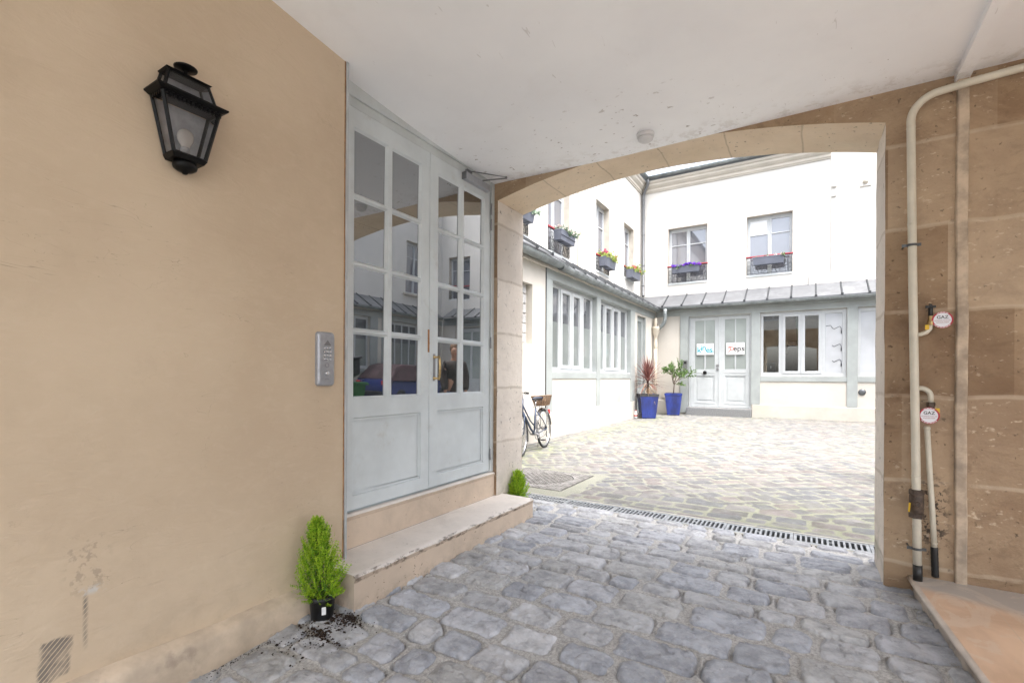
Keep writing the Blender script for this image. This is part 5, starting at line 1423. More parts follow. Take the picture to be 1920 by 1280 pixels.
# spilled soil
r = random.Random(12); g = MB()
def clod(g, x, y, z, s):
    ph = [rdir(r) for _ in range(6)]
    vs = [Vector((x, y, z))+Vector((v[0]*s*r.uniform(.6, 1.2), v[1]*s*r.uniform(.6, 1.2), v[2]*s*.6)) for v in [(1, 0, 0), (-1, 0, 0), (0, 1, 0), (0, -1, 0), (0, 0, 1), (0, 0, -1)]]
    g.add(vs, [(0, 2, 4), (2, 1, 4), (1, 3, 4), (3, 0, 4), (2, 0, 5), (1, 2, 5), (3, 1, 5), (0, 3, 5)])
for k in range(1500):
    a = r.random()
    if a < .6: x_, y_ = r.gauss(-2.04, .045), r.gauss(1.62, .05)
    elif a < .85: x_, y_ = r.gauss(-2.02, .08), r.gauss(1.54, .08)
    else: x_, y_ = r.gauss(-2.05, .08), r.gauss(1.50, .11)
    if y_ > 1.738 and x_ < -2.04: continue
    if x_ < -2.22 or math.hypot(x_+2.165, y_-1.625) < .05: continue
    clod(g, x_, y_, passage_z(y_)+r.uniform(-.004, .012 if a < .6 else .008), r.uniform(.002, .0065) if r.random() < .8 else r.uniform(.006, .013))
for k in range(260):
    y_ = r.uniform(1.0, 1.75); clod(g, -2.225+abs(r.gauss(0, .02)), y_, passage_z(y_)-.004, r.uniform(.0015, .004))
o = build(g, 'spilled_soil', 'soil', loc=(-2.05, 1.6, 0), recalc=False); tag(o, 'dark potting soil scattered on the cobbles around the black pot', 'soil', kind='stuff')
g = MB()
for k in range(420):
    s_ = r.random()
    x_ = .50+.14*s_+abs(r.gauss(0, .02))*-1; y_ = 3.5-1.4*s_
    clod(g, x_-.01, y_, passage_z(y_)+.001, r.uniform(.0015, .005))
o = build(g, 'gravel_crumbs', 'conc', loc=(.55, 2.8, 0), recalc=False); tag(o, 'pale gravel crumbs along the foot of the marble step', 'gravel', kind='stuff')

# blue glazed planters
def square_pot(t, cx, cy, z0, top, bot, h, rot, rimdark=False):
    def sq(hw, z): 
        c_, s_ = math.cos(rot), math.sin(rot)
        return [(cx+x*c_-y*s_, cy+x*s_+y*c_, z) for x, y in ((-hw, -hw), (hw, -hw), (hw, hw), (-hw, hw))]
    g = MB(); prof_ = [(bot/2, z0), (bot/2+.01, z0+.01), (top/2-.012, z0+h-.075), (top/2-.002, z0+h-.07), (top/2, z0+h)]
    for (a, za), (b, zb) in zip(prof_, prof_[1:]):
        A, B_ = sq(a, za), sq(b, zb)
        for k in range(4): g.add([A[k], A[(k+1) % 4], B_[(k+1) % 4], B_[k]], [(0, 1, 2, 3)], 1 if rimdark and za > z0+h-.08 else 0)
    A, B_, C_ = sq(top/2, z0+h), sq(top/2-.035, z0+h), sq(top/2-.045, z0+h-.06)
    for k in range(4): g.add([A[k], A[(k+1) % 4], B_[(k+1) % 4], B_[k]], [(0, 1, 2, 3)], 1 if rimdark else 0); g.add([B_[k], B_[(k+1) % 4], C_[(k+1) % 4], C_[k]], [(0, 1, 2, 3)])
    g.add(sq(bot/2, z0), [(0, 1, 2, 3)])
    build(g, 'glazed_pot', ['glaze', 'rimdark'], t, bevel=.008, seg=2)
    g = MB(); g.add(sq(top/2-.044, z0+h-.055), [(0, 1, 2, 3)]); build(g, 'soil', 'soil', t)
t = thing('potted_cordyline', 'spiky burgundy cordyline in a square blue glazed pot by the courtyard corner', 'potted plant', (-4.10, 14.42, .04))
square_pot(t, -4.10, 14.42, .04, .56, .38, .72, R(28), True)
r = random.Random(5); cx, cy, cz = -4.10, 14.42, .74
g = MB(); g.tube([(cx, cy, cz), (cx+.01, cy, cz+.25), (cx-.01, cy, cz+.50)], [.035, .03, .02], 8); build(g, 'stem', 'bark', t)
def strap(g, st, d, L, w, droop, n=9):
    p = Vector(st); d = Vector(d).normalized(); side = d.cross(Vector((0, 0, 1)))
    if side.length < .05: side = Vector((1, 0, 0))
    side.normalize(); pts = []
    for i in range(n+1):
        f = i/n; ww = w*(.45+1.4*f if f < .35 else .94)*(1-max(0, f-.45)/.55)**.8
        nn = side.cross(d).normalized()
        pts.append((p-side*ww/2+nn*ww*.15, p.copy(), p+side*ww/2+nn*ww*.15)); p = p+d*(L/n); d = (d+Vector((0, 0, -droop/n*(.5+f*2.4)))).normalized()
    for a, b in zip(pts, pts[1:]):
        g.add([a[0], a[1], b[1], b[0]], [(0, 1, 2, 3)]); g.add([a[1], a[2], b[2], b[1]], [(0, 1, 2, 3)])
g = MB()
for k in range(130):
    q = k/130; el = R(84-112*q*r.uniform(.75, 1.05)); an = k*2.4
    d = Vector((math.cos(an)*math.cos(el), math.sin(an)*math.cos(el), math.sin(el)))
    strap(g, (cx, cy, cz+.30+.22*(1-q)), d, r.uniform(.55, .78), r.uniform(.026, .040), r.uniform(.1, .6)*(.4+q))
build(g, 'leaves', 'cord', t, recalc=False)
g = MB()
for k in range(46):
    an = k*2.4; el = R(r.uniform(-60, 10)); d = Vector((math.cos(an)*math.cos(el), math.sin(an)*math.cos(el), math.sin(el)))
    strap(g, (cx, cy, cz+r.uniform(.10, .35)), d, r.uniform(.35, .62), r.uniform(.018, .03), r.uniform(.5, 1.5))
build(g, 'dry_leaves', 'cordtan', t, recalc=False)

t = thing('potted_shrub', 'small green leafy tree in a square blue glazed pot left of the far door', 'potted plant', (-3.66, 16.05, .05))
cx, cy = -3.70, 15.95
square_pot(t, cx, cy, .05, .54, .36, .70, R(12))
r = random.Random(8)
g = MB(); crown_pts = []
trunk = [Vector((cx, cy, .70)), Vector((cx+.01, cy, .85)), Vector((cx+.02, cy, 1.02)), Vector((cx+.03, cy, 1.12))]
g.tube(trunk, [.018, .016, .014, .012], 8)
gl = MB()
def twig(p, d, L, rad, depth):
    n = 4; pts = [p.copy()]
    for i in range(n): d = (d+rdir(r)*.22+Vector((0, 0, .04))).normalized(); p = p+d*(L/n); pts.append(p.copy())
    g.tube(pts, [rad*(1-.12*i) for i in range(n+1)], 5, caps=False)
    if depth > 0:
        for i in range(3): twig(pts[r.randint(2, n)], (d+rdir(r)*.75).normalized(), L*.66, rad*.6, depth-1)
    if depth <= 1:
        for q in pts[1:]:
            for i in range(4):
                ld = (rdir(r)+d*.5+Vector((0, 0, .2))).normalized(); leafquad(gl, q, ld, rdir(r), r.uniform(.045, .075), r.uniform(.020, .030), 0, fold=.004)
for k, (dx, dy, dz) in enumerate(((-.8, .1, .65), (.9, -.1, .75), (.1, .6, .9), (-.25, -.6, .9), (.45, .1, 1.2), (-.45, 0, 1.25), (.8, .3, .25))):
    twig(trunk[-1 - (k % 2)], Vector((dx, dy, dz)).normalized(), r.uniform(.32, .42), .009, 2)
twig(Vector((cx+.03, cy, 1.05)), Vector((.7, 0, -.15)), .22, .006, 1)
build(g, 'trunk', 'bark', t); build(gl, 'crown', 'leaf', t, recalc=False)

# flower boxes
def flower_box(P, u0, u1, z0, z1, label, leaf, pets, density, hgt, seed, dd=(-.22, -.035), taper=.02, over=.06, lipped=False, nfl=26):
    r = random.Random(seed); d0, d1 = dd; c = P((u0+u1)/2, (d0+d1)/2, z0)
    t = thing('flower_box', label, 'flower box', c, group='flower boxes hung on the window railings')
    g = MB(); tp = taper
    g.hexa([P(u0+tp, d0+tp, z0), P(u1-tp, d0+tp, z0), P(u1-tp, d1-tp*.2, z0), P(u0+tp, d1-tp*.2, z0)], [P(u0, d0, z1-.03), P(u1, d0, z1-.03), P(u1, d1, z1-.03), P(u0, d1, z1-.03)])
    g.plate(lambda u, d, z: P(u, z, d), u0-.006, u1+.006, d0-.006, d1+.002, [(u0+.015, u1-.015, d0+.012, d1-.012)], z1-.03, z1)
    if lipped: g.pbox(P, u0-.01, u1+.01, z0+(z1-z0)*.45, z0+(z1-z0)*.52, d0-.008, d0+.01)
    build(g, 'trough', 'box', t, bevel=.004)
    for u in (u0+(u1-u0)*.25, u0+(u1-u0)*.75):
        g = MB(); g.tube([P(u, d0+.02, z0-.012), P(u, d1, z0-.012), P(u, -.005, z0+.0), P(u, -.005, z1+.03), P(u, -.03, z1+.045)], .006, 6)
        build(g, 'bracket', 'iron', t)
    g = MB(); gf = [MB() for _ in pets]; stems = MB()
    for k in range(density):
        u = r.uniform(u0+.01, u1-.01+over*r.random()); d = r.uniform(d0-.03, d1)
        base = Vector(P(u, (d0+d1)/2, z1-.03)); hh = hgt*r.uniform(.3, 1)*(.65+.35*math.sin(u*9+seed))
        dirv = Vector(P(0, (d-(d0+d1)/2)*3, 0))-Vector(P(0, 0, 0)); dv = (Vector((0, 0, hh))+dirv*.6+rdir(r)*.06)
        tip = base+dv
        stems.tube([base, base+dv*.5+rdir(r)*.01, tip], .003, 4, caps=False)
        for i in range(7):
            q = base+dv*r.uniform(.3, 1)+rdir(r)*.02
            leafquad(g, q, (rdir(r)+Vector((0, 0, .1))).normalized(), rdir(r), r.uniform(.035, .06), r.uniform(.03, .05), 0, fold=.006)
    for k in range(nfl):
        u = r.uniform(u0+.02, u1-.01+over*.6); c_ = Vector(P(u, r.uniform(d0-.03, d1), z1+hgt*r.uniform(.35, 1.05)*(.65+.35*math.sin(u*9+seed))))
        gq = gf[int(len(pets)*r.random()**1.2)]
        for i in range(15):
            a = rdir(r); leafquad(gq, c_+a*.012, a, rdir(r), .040, .036, 0, fold=.004)
    build(stems, 'stems', 'leaf', t, recalc=False); build(g, 'leaves', leaf, t, recalc=False)
    for q, m_ in zip(gf, pets):
        if q.v: build(q, 'flowers', m_, t, recalc=False)
flower_box(PBU, -3.985, -3.10, 4.80, 5.02, 'anthracite box of violet petunias on the left window of the back wall', 'leaf', ['petviolet'], 30, .07, 1, nfl=60)
flower_box(PBU, -1.50, -.64, 4.79, 5.035, 'anthracite box without flowers on the right window of the back wall', 'leaf', ['petpale'], 10, .035, 2, nfl=3)
flower_box(PU, 12.86, 13.68, 4.40, 4.66, 'grey box of pink geraniums on the left upper wall, just right of the pilaster', 'leaf2', ['petpink', 'petred'], 90, .26, 3, dd=(-.26, -.04), nfl=20)
flower_box(PU, 15.25, 16.1, 4.50, 4.76, 'grey box of red geraniums on the left upper wall, next to the corner drainpipe', 'leaf2', ['petred', 'petpale'], 90, .24, 4, dd=(-.27, -.04), nfl=24)
flower_box(PU, 10.02, 10.82, 4.44, 4.68, 'grey lipped box of pale flowers on the tall window left of the pilaster', 'leaf3', ['petpale'], 60, .12, 5, dd=(-.24, -.04), lipped=True, nfl=22)
flower_box(PU, 8.0, 8.75, 4.44, 4.64, 'grey box of grey green foliage at the upper left, cut by the arch pier', 'leaf3', ['petpale'], 90, .20, 6, dd=(-.24, -.04), nfl=2, over=.10)

t = thing('small_bottle', 'small white and red bottle at the foot of the wall beside the burgundy plant', 'bottle', (-4.36, 14.1, .04))
g = MB(); g.lathe([(.04, .045), (.042, .06), (.042, .18), (.02, .22), (.018, .25)], (-4.36, 14.1, 0), 14); build(g, 'body', 'white', t)
g = MB(); g.lathe([(.0425, .09), (.0425, .14)], (-4.36, 14.1, 0), 14); g.lathe([(.02, .25), (.02, .275)], (-4.36, 14.1, 0), 10); build(g, 'red_band', 'petred', t)

# ------------------------------------------------------------------ bicycle (leans by the left wall, rear towards the back)
BX, BY = -3.955, 7.53
t = thing('bicycle', 'dark blue city bicycle with wicker rear basket leaning by the left wall', 'bicycle', (BX, BY, 0), world=False, rotz=R(-2.0))
t.rotation_euler = (0, R(-4), R(8))
RR = .345
def wheel(yc_, steer=0):
    M_ = Matrix.Translation((0, yc_, RR)) @ Matrix.Rotation(steer, 4, 'Z')
    def fin(g, name, mat, par=None):
        g.v = [tuple(M_ @ Vector(p)) for p in g.v]; return build(g, name, mat, par or t)
    g = MB(); g.torus((0, 0, 0), RR-.019, .019, 56, 10, axis='x'); w = fin(g, 'wheel', 'rubber')
    g = MB(); g.torus((0, 0, 0), RR-.045, .010, 56, 8, axis='x', sq=1.2); fin(g, 'rim', 'chrome', w)
    g = MB()
    for k in range(32):
        a = 2*math.pi*k/32; s_ = .022 if k % 2 else -.022; a2 = a+(.5 if k % 4 < 2 else -.5)
        g.tube([(s_, .022*math.cos(a2), .022*math.sin(a2)), (0, (RR-.05)*math.cos(a), (RR-.05)*math.sin(a))], .0016, 4, caps=False)
    fin(g, 'spokes', 'chrome', w)
    g = MB(); g.lathe([(.012, -.05), (.012, -.03), (.026, -.026), (.018, -.02), (.018, .02), (.026, .026), (.012, .03), (.012, .05)], (0, 0, 0), 14, axis='x'); fin(g, 'hub', 'steel', w)
    return M_
FY = -1.06
wheel(0); MF = wheel(FY, R(6))
g = MB()
BB_ = Vector((0, -.45, .29)); ST = Vector((0, -.60+.24, .72)); ST = Vector((0, -.34, .70)); HT = Vector((0, -.90, .86)); HB = Vector((0, -.93, .70))
BBv = Vector((0, -.47, .29))
g.tube([BBv, Vector((0, -.375, .60)), ST+Vector((0, .01, .02))], .016, 12); 
g.tube([BBv, Vector((0, -.62, .40)), Vector((0, -.80, .58)), HB], .018, 12); g.tube([Vector((0, -.425, .42)), Vector((0, -.62, .53)), Vector((0, -.80, .70)), HT-Vector((0, 0, .06))], .012, 12)
g.tube([HB-Vector((0, .01, .04)), HT+Vector((0, .008, .04))], .019, 12)
for s_ in (-1, 1):
    g.tube([BBv+Vector((s_*.02, 0, 0)), Vector((s_*.05, -.25, .31)), Vector((s_*.062, 0, RR))], .009, 8)
    g.tube([ST+Vector((s_*.014, 0, -.03)), Vector((s_*.05, -.14, .5)), Vector((s_*.062, 0, RR))], .008, 8)
build(g, 'frame', 'bikeblue', t)
g = MB()
for s_ in (-1, 1): g.tube([Vector((s_*.03, -.945, .66)), Vector((s_*.052, -.99, .55)), Vector((s_*.055, FY, RR))], .010, 8)
g.tube([(-.03, -.945, .66), (.03, -.945, .66)], .012, 8)
build(g, 'fork', 'bikeblue', t)
g = MB(); g.tube([ST, Vector((0, -.315, .86))], .012, 10); build(g, 'seat_post', 'chrome', t)
g = MB(); g.tube([HT, Vector((0, -.90, .96)), Vector((0, -.95, .995)), Vector((0, -1.0, 1.0))], .012, 10); build(g, 'handlebar_stem', 'chrome', t)
HR = Matrix.Translation((0, -1.0, 0)) @ Matrix.Rotation(R(-35), 4, 'Z') @ Matrix.Translation((0, 1.0, 0))
g = MB(); g.tube([HR @ Vector(q) for q in [(-.21, -.985, .985), (-.18, -1.0, .99), (-.06, -1.0, 1.0), (.06, -1.0, 1.0), (.18, -1.0, .99), (.21, -.985, .985)]], .011, 8); build(g, 'handlebar', 'chrome', t)
for s_ in (-1, 1): g = MB(); g.tube([HR @ Vector((s_*.15, -1.0, .992)), HR @ Vector((s_*.225, -.98, .984))], .017, 10); build(g, 'grip', 'rubber', t)
# saddle
g = MB(); secs = [(-.44, .020, .885, .018), (-.38, .030, .893, .022), (-.31, .050, .897, .026), (-.24, .085, .900, .032), (-.19, .098, .905, .036), (-.16, .085, .905, .030)]
rows = []
for (y, hw, zt, th) in secs:
    rows.append([(hw*math.cos(2*math.pi*k/14), y, zt-th*.5+th*(math.sin(2*math.pi*k/14) if math.sin(2*math.pi*k/14) > 0 else .9*math.sin(2*math.pi*k/14))) for k in range(14)])
for A, B_ in zip(rows, rows[1:]):
    for k in range(14): g.add([A[k], A[(k+1) % 14], B_[(k+1) % 14], B_[k]], [(0, 1, 2, 3)], 0, True)
g.add(rows[0], [tuple(range(14))]); g.add(rows[-1], [tuple(range(14))])
sd = build(g, 'saddle', 'saddle', t)
g = MB(); 
for s_ in (-1, 1): g.tube([(s_*.02, -.40, .865), (s_*.025, -.3, .848), (s_*.04, -.19, .868)], .004, 6)
for s_ in (-1, 1): g.tube([(s_*.05, -.17, .868), (s_*.05, -.17, .83)], [.016, .012], 10)
build(g, 'saddle_springs', 'steel', sd)
def mudguard(M_, a0, a1, name):
    g = MB(); n = 26; r0 = RR+.022
    for k in range(n):
        A = []; 
        for kk in (k, k+1):
            a = R(a0+(a1-a0)*kk/n); A.append([(w, (r0-abs(w)**2*9)*math.cos(a), (r0-abs(w)**2*9)*math.sin(a)) for w in (-.027, -.014, 0, .014, .027)])
        for q in range(4): g.add([A[0][q], A[0][q+1], A[1][q+1], A[1][q]], [(0, 1, 2, 3)], 0, True)
    for s_ in (-1, 1):
        for a in (R(a0+12),): g.tube([(s_*.05, 0, 0), (s_*.026, r0*math.cos(a), r0*math.sin(a))], .002, 5)
    g.v = [tuple(M_ @ Vector(p)) for p in g.v]; build(g, name, 'chrome', t)
mudguard(Matrix.Translation((0, 0, RR)), 5, 190, 'mudguard'); mudguard(MF, -25, 140, 'mudguard')
g = MB()
for s_ in (-1, 1):
    g.tube([(s_*.06, -.30, .735), (s_*.065, -.1, .745), (s_*.065, .17, .745), (s_*.02, .21, .745)], .006, 8)
    g.tube([(s_*.062, .03, .745), (s_*.062, .0, RR)], .005, 6); g.tube([(s_*.062, .12, .745), (s_*.062, .0, RR)], .004, 6)
for y in (-.15, 0, .12): g.tube([(-.065, y, .747), (.065, y, .747)], .004, 6)
build(g, 'rack', 'steel', t)
# wicker basket
g = MB(); 
def br(z, a): q = .75+.25*(z-.755)/.15; c_, s_ = math.cos(a), math.sin(a); k_ = 1/((abs(c_)**4+abs(s_)**4)**.25); return Vector((.15*q*c_*k_, -.01+.19*q*s_*k_, z))
for j in range(8):
    z = .758+j*.0205; g.tube([br(z, 2*math.pi*k/36)+br(z, 2*math.pi*k/36).normalized()*0+Vector((0, 0, .002))+(br(z, 2*math.pi*k/36)-Vector((0, -.01, z))).normalized()*(.004 if (k+j) % 2 else -.004) for k in range(37)], .0065, 5, caps=False)
for k in range(32): a = 2*math.pi*k/32; g.tube([br(.752, a), br(.915, a)], .005, 5)
for z, rr_ in ((.915, .010), (.752, .008)): g.tube([br(z, 2*math.pi*k/36) for k in range(37)], rr_, 6, caps=False)
g.add([br(.756, 2*math.pi*k/20) for k in range(20)], [tuple(range(20))])
build(g, 'wicker_basket', 'wicker', t)
g = MB(); g.box(-.03, .03, .295, .315, .58, .66); build(g, 'rear_reflector', 'redlens', t, bevel=.006)
g = MB(); g.torus((.045, -.47, .29), .085, .006, 28, 6, axis='x'); g.lathe([(.02, -.05), (.02, .06)], (0, -.47, .29), 12, axis='x')
for k in range(5): a = 2*math.pi*k/5; g.tube([(.045, -.47, .29), (.045, -.47+.083*math.cos(a), .29+.083*math.sin(a))], .005, 5)
g.tube([(.065, -.47, .29), (.068, -.36, .18)], .009, 8); g.tube([(-.065, -.47, .29), (-.068, -.58, .40)], .009, 8)
build(g, 'crankset', 'steel', t)
for (y, z, s_) in ((-.36, .18, 1), (-.58, .40, -1)): g = MB(); g.box(s_*.075, s_*.155, y-.03, y+.03, z-.01, z+.01); build(g, 'pedal', 'rubber', t, bevel=.004)
g = MB(); g.tube([(.045, -.47, .375), (.045, -.2, .385), (.045, 0, RR+.035)], .004, 5); g.tube([(.045, -.47, .205), (.045, -.2, .22), (.045, -.0, .25)], .004, 5); build(g, 'chain', 'iron', t)
g = MB(); g.lathe([(.012, .030), (.04, .034), (.035, .042), (.03, .05)], (0, 0, RR), 16, axis='x'); g.tube([(.055, 0, RR-.04), (.055, -.03, RR-.10), (.05, .0, RR-.15)], .008, 6); build(g, 'gears', 'iron', t)
g = MB(); g.tube([(-.07, .0, .29), (-.09, -.03, .14), (-.13, -.02, .012)], .008, 6); build(g, 'kickstand', 'steel', t)
g = MB(); g.tube([(0, -.10, .80), (.05, .08, .93), (.02, .22, .90), (-.02, .29, .74)], .0025, 5); build(g, 'bungee_cord', 'steel', t)

# ------------------------------------------------------------------ person by the right pier, car and bin (mirrored in the door panes)
def skin_body(name, joints, edges, mat, parent, root=0, levels=2):
    me = bpy.data.meshes.new(name); org = ORG[parent]
    me.from_pydata([tuple(Vector(j[0])-org) for j in joints], edges, [])
    me.materials.append(M[mat]); o = bpy.data.objects.new(name, me); COL.objects.link(o); o.parent = parent; ORG[o] = org
    s_ = o.modifiers.new('skin', 'SKIN'); me.skin_vertices
    for i, j in enumerate(joints):
        rr_ = j[1]; me.skin_vertices[0].data[i].radius = rr_ if isinstance(rr_, tuple) else (rr_, rr_)
    me.skin_vertices[0].data[root].use_root = True
    s_.use_smooth_shade = True
    b = o.modifiers.new('sub', 'SUBSURF'); b.levels = levels; b.render_levels = levels
    return o
px_, py_ = .97, 7.35
t = thing('person', 'person in dark brown coat and blue jeans beyond the right pier, mirrored in the door', 'person', (px_, py_, 0))
V = lambda x, y, z: (px_+x, py_+y, z)
# faces the door glass, towards -x and a little towards the camera
ux, uy = -.80, -.60; sx, sy = uy, -ux
def F(f, s_, z): return (px_+ux*f+sx*s_, py_+uy*f+sy*s_, z)
body = [(F(0, 0, .98), (.15, .12)), (F(0, 0, 1.18), (.15, .115)), (F(0, 0, 1.38), (.185, .12)), (F(.0, 0, 1.47), (.10, .08)), (F(.01, 0, 1.55), .055), (F(.02, 0, 1.62), (.070, .085)), (F(.025, 0, 1.70), (.078, .095)), (F(.02, 0, 1.76), (.066, .08)),
        (F(0, .17, 1.43), .058), (F(.02, .215, 1.17), .044), (F(.10, .20, .94), .032), (F(.13, .19, .87), .028),
        (F(0, -.17, 1.43), .058), (F(.02, -.215, 1.17), .044), (F(.10, -.20, .94), .032), (F(.13, -.19, .87), .028),
        (F(0, .09, .90), .095), (F(.02, .10, .50), .062), (F(0, .10, .10), .042), (F(.13, .11, .05), .036),
        (F(0, -.09, .90), .095), (F(.02, -.10, .50), .062), (F(0, -.10, .10), .042), (F(.13, -.11, .05), .036)]
ed = [(0, 1), (1, 2), (2, 3), (3, 4), (4, 5), (5, 6), (6, 7), (2, 8), (8, 9), (9, 10), (10, 11), (2, 12), (12, 13), (13, 14), (14, 15), (0, 16), (16, 17), (17, 18), (18, 19), (0, 20), (20, 21), (21, 22), (22, 23)]
skin_body('body', body, ed, 'skin', t)
coat = [(F(0, 0, .62), (.20, .17)), (F(0, 0, .98), (.175, .145)), (F(0, 0, 1.18), (.17, .135)), (F(0, 0, 1.38), (.20, .135)), (F(.0, 0, 1.475), (.115, .095)),
        (F(0, .17, 1.42), .095), (F(.02, .215, 1.17), .086), (F(.115, .198, .91), .066), (F(0, -.17, 1.42), .095), (F(.02, -.215, 1.17), .086), (F(.115, -.198, .91), .066)]
skin_body('coat', coat, [(0, 1), (1, 2), (2, 3), (3, 4), (3, 5), (5, 6), (6, 7), (3, 8), (8, 9), (9, 10)], 'coat', t)
jn = [(F(0, 0, .88), (.15, .12)), (F(0, .09, .82), .105), (F(.02, .10, .50), .075), (F(0, .10, .13), .062), (F(0, -.09, .82), .105), (F(.02, -.10, .50), .075), (F(0, -.10, .13), .062)]
skin_body('jeans', jn, [(0, 1), (1, 2), (2, 3), (0, 4), (4, 5), (5, 6)], 'jeans', t)
for s_ in (-1, 1):
    g = MB(); c_ = F(.06, .105*s_, .055); g.sphere((c_[0], c_[1], .052), (.12, .10, .052), 14, 8); build(g, 'shoe', 'rubber', t)
g = MB(); c_ = F(-.012, 0, 1.735); g.sphere(c_, (.098, .098, .105), 18, 12); c_ = F(-.05, 0, 1.66); g.sphere(c_, (.07, .075, .08), 14, 10); build(g, 'hair', 'hair', t)
g = MB()
for s_ in (-1, 1):
    c_ = F(.108, .032*s_, 1.685); g.sphere(c_, (.011, .011, .008), 10, 6)
build(g, 'eyes', 'ink', t)
g = MB(); a_, b_, c2, d_ = F(.105, 0, 1.69), F(.132, 0, 1.655), F(.108, .016, 1.648), F(.108, -.016, 1.648); g.add([a_, b_, c2, d_], [(0, 1, 2), (0, 3, 1), (1, 3, 2)]); build(g, 'nose', 'skin', t)
g = MB(); g.tube([F(.100, -.022, 1.618), F(.108, 0, 1.615), F(.100, .022, 1.618)], .005, 6); build(g, 'mouth', 'petred', t)
for s_ in (-1, 1):
    g = MB()
    for k in range(5):
        L_ = (.060, .070, .066, .052, .050)[k]
        b0 = Vector(F(.155-.016*k, .188*s_, .845)) if k < 4 else Vector(F(.165, .180*s_, .868))
        dirv = Vector(F(.02 if k < 4 else .06, -.012*s_, -.09 if k < 4 else -.06))-Vector(F(0, 0, 0)); dirv.normalize()
        g.tube([b0, b0+dirv*L_*.55, b0+dirv*L_+Vector(F(.006, -.008*s_, 0))-Vector(F(0, 0, 0))], [.009, .0085, .006], 8)
    build(g, 'fingers', 'skin', t)

def car():
    t = thing('parked_car', 'blue hatchback under a mauve cover, parked on the right, mirrored in the door panes', 'car', (8.0, 13.4, .05), world=False, rotz=R(90))
    prof_ = [(-1.80, .42), (-1.84, .60), (-1.78, .86), (-1.62, 1.0), (-1.30, 1.34), (-.95, 1.43), (.15, 1.42), (.55, 1.25), (.95, .98), (1.55, .88), (1.80, .70), (1.84, .45), (1.80, .26), (-1.76, .26)]
    def hw(z): return .80 if z < .95 else .80-.38*(z-.95)
    def skinp(pf, name, mat, grow=0, zmin=0, parent=None):
        g = MB(); n = len(pf); rows = []
        for s_, k in ((-1, 1.), (-1, .90), (1, .90), (1, 1.)):
            rows.append([(x*(1 if k < .95 else .965)+0, s_*(hw(z)+grow)*k if k == 1. else s_*(hw(z)+grow)*.9, z*(1 if k < .95 else .985)+grow*.3) for x, z in pf])
        for A, B_ in zip(rows, rows[1:]):
            for i in range(n): g.add([A[i], A[(i+1) % n], B_[(i+1) % n], B_[i]], [(0, 1, 2, 3)], 0, True)
        g.add(rows[0], [tuple(range(n))]); g.add(rows[-1], [tuple(range(n))])
        return build(g, name, mat, parent or t, bevel=.03, seg=2)
    skinp(prof_, 'body', 'carblue')
    cov = [(-1.72, .93), (-1.60, 1.06), (-1.32, 1.38), (-.96, 1.47), (.16, 1.46), (.58, 1.28), (.98, 1.02), (1.5, .93), (1.5, .88), (-1.72, .88)]
    skinp(cov, 'car_cover', 'cover', .03)
    for x in (-1.18, 1.16):
        for s_ in (-1, 1):
            g = MB(); g.torus((x, s_*.74, .30), .225, .085, 32, 10, axis='y', sq=1.1); w = build(g, 'wheel', 'rubber', t)
            g = MB(); g.lathe([(.001, -.03), (.06, -.03), (.07, -.01), (.17, .0), (.20, -.02)], (x, s_*.80, .30), 24, axis='y')
            for k in range(7): a = 2*math.pi*k/7; g.tube([(x, s_*.82, .30), (x+.18*math.cos(a), s_*.82, .30+.18*math.sin(a))], .018, 6)
            build(g, 'rim', 'chrome', w)
    for s_ in (-1, 1):
        g = MB(); g.sphere((1.72, s_*.58, .68), (.10, .14, .08), 12, 8); build(g, 'headlight', 'white', t)
        g = MB(); g.box(-1.84, -1.76, s_*.55, s_*.70, .72, .86); build(g, 'tail_light', 'redlens', t, bevel=.01)
    g = MB(); g.box(1.80, 1.86, -.6, .6, .34, .48); g.box(-1.88, -1.80, -.6, .6, .36, .50); build(g, 'bumper', 'iron', t, bevel=.02)
car()
t = thing('wheelie_bin', 'green wheeled bin on the right of the courtyard, mirrored in the door panes', 'bin', (2.75, 6.2, .01), world=False, rotz=R(15))
g = MB(); g.hexa([(-.20, -.24, .08), (.20, -.24, .08), (.20, .24, .08), (-.20, .24, .08)], [(-.28, -.30, .98), (.28, -.30, .98), (.28, .32, .98), (-.28, .32, .98)]); build(g, 'body', 'bingreen', t, bevel=.02, seg=2)
g = MB(); g.box(-.30, .30, -.33, .35, .975, 1.03); g.tube([(-.26, .38, .99), (.26, .38, .99)], .02, 8); build(g, 'lid', 'bingreen', t, bevel=.015)
for s_ in (-1, 1): g = MB(); g.lathe([(.10, -.025), (.10, .025)], (s_*.24, .22, .10), 20, axis='x'); build(g, 'wheel', 'rubber', t)
t = thing('black_crate', 'black crate lying tilted on top of the green bin, mirrored in the door panes', 'crate', (2.72, 6.2, 1.05), world=False, rot=(R(10), R(14), R(20)))
g = MB(); g.hexa([(-.28, -.22, .04), (.28, -.22, .04), (.28, .22, .04), (-.28, .22, .04)], [(-.34, -.28, .34), (.34, -.28, .34), (.34, .28, .34), (-.34, .28, .34)]); build(g, 'crate_body', 'binbag', t, bevel=.03, seg=2)
g = MB(); g.plate(lambda u, d, z: (u, z, d), -.37, .37, -.31, .31, [(-.32, .32, -.26, .26)], .33, .37); build(g, 'crate_rim', 'binbag', t, bevel=.01)

# ------------------------------------------------------------------ camera and light
W_, H_ = 1920., 1280.
F_, CX_, HY_ = 900., 960., 706.
YAW, ROLL = R(31.66), R(.30)
cam = bpy.data.cameras.new('camera'); co = bpy.data.objects.new('camera', cam); COL.objects.link(co)
cam.sensor_width = 36; cam.lens = F_/W_*36
fwd = Vector((-math.sin(YAW), math.cos(YAW), 0)); right = Vector((math.cos(YAW), math.sin(YAW), 0)); up = Vector((0, 0, 1))
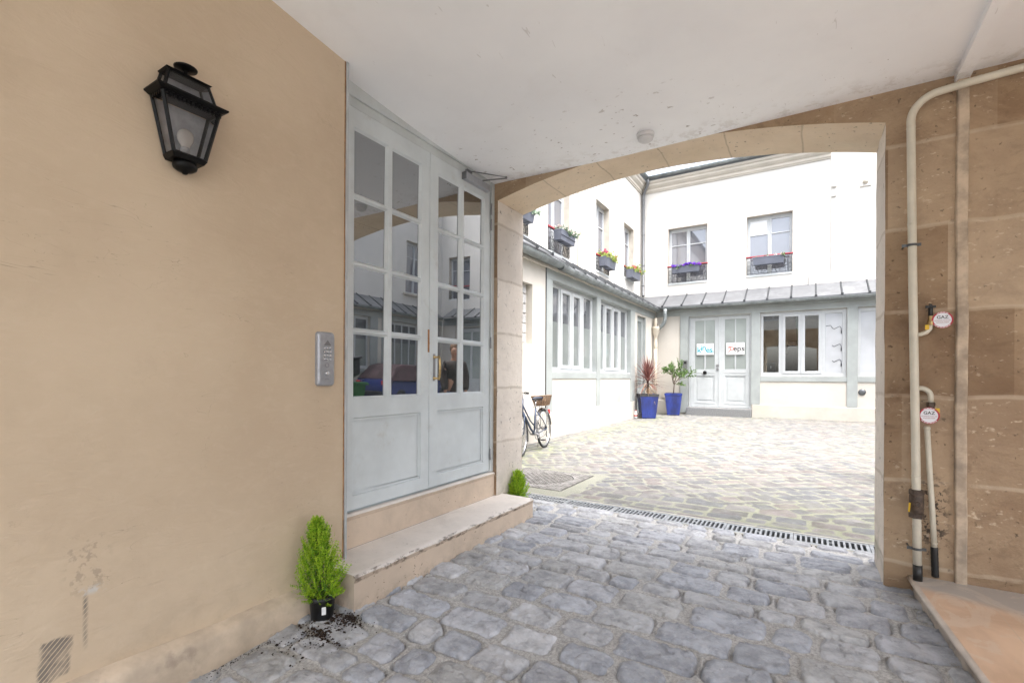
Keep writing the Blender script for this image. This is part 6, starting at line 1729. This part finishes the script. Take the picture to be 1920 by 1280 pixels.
# picture content turned clockwise by ROLL: the camera is turned the other way
r2 = right*math.cos(ROLL)+up*math.sin(ROLL)*1.0; u2 = up*math.cos(ROLL)-right*math.sin(ROLL)
m3 = Matrix((r2, u2, -fwd)).transposed()
co.matrix_world = Matrix.Translation((0, 0, 1.25)) @ m3.to_4x4()
cam.shift_y = (HY_-H_/2)/W_; cam.shift_x = 0
cam.clip_start = .05; cam.clip_end = 3000
scene.camera = co

w = bpy.data.worlds.new('World'); scene.world = w; w.use_nodes = True
nt = w.node_tree; nt.nodes.clear()
sky = nt.nodes.new('ShaderNodeTexSky'); sky.sky_type = 'NISHITA'; sky.sun_disc = False
EL, AZ = R(68), R(120)
sky.sun_elevation = EL; sky.sun_rotation = AZ; sky.air_density = 1.0; sky.dust_density = 6.0; sky.ozone_density = 1.0
bg = nt.nodes.new('ShaderNodeBackground'); bg.inputs['Strength'].default_value = .15
out = nt.nodes.new('ShaderNodeOutputWorld'); bw = nt.nodes.new('ShaderNodeRGBToBW'); nt.links.new(sky.outputs[0], bw.inputs[0])
mxs = nt.nodes.new('ShaderNodeMix'); mxs.data_type = 'RGBA'; mxs.inputs[0].default_value = .62      # overcast: most of the blue washed out
nt.links.new(sky.outputs[0], mxs.inputs[6]); nt.links.new(bw.outputs[0], mxs.inputs[7]); nt.links.new(mxs.outputs[2], bg.inputs[0]); nt.links.new(bg.outputs[0], out.inputs[0])
sun = bpy.data.lights.new('sun', 'SUN'); sun.energy = .5; sun.angle = R(70); sun.color = (1, .97, .93)
so = bpy.data.objects.new('sun', sun); COL.objects.link(so)
sd_ = Vector((math.sin(AZ)*math.cos(EL), math.cos(AZ)*math.cos(EL), math.sin(EL)))
so.rotation_euler = (-sd_).to_track_quat('-Z', 'Y').to_euler()
scene.view_settings.view_transform = 'Standard'; scene.view_settings.look = 'None'; scene.view_settings.gamma = 1
scene.view_settings.exposure = 2.53
scene.cycles.max_bounces = 10; scene.cycles.diffuse_bounces = 6; scene.cycles.glossy_bounces = 5; scene.cycles.transparent_max_bounces = 12
scene.cycles.use_denoising = True
scene.cycles.sample_clamp_indirect = 8
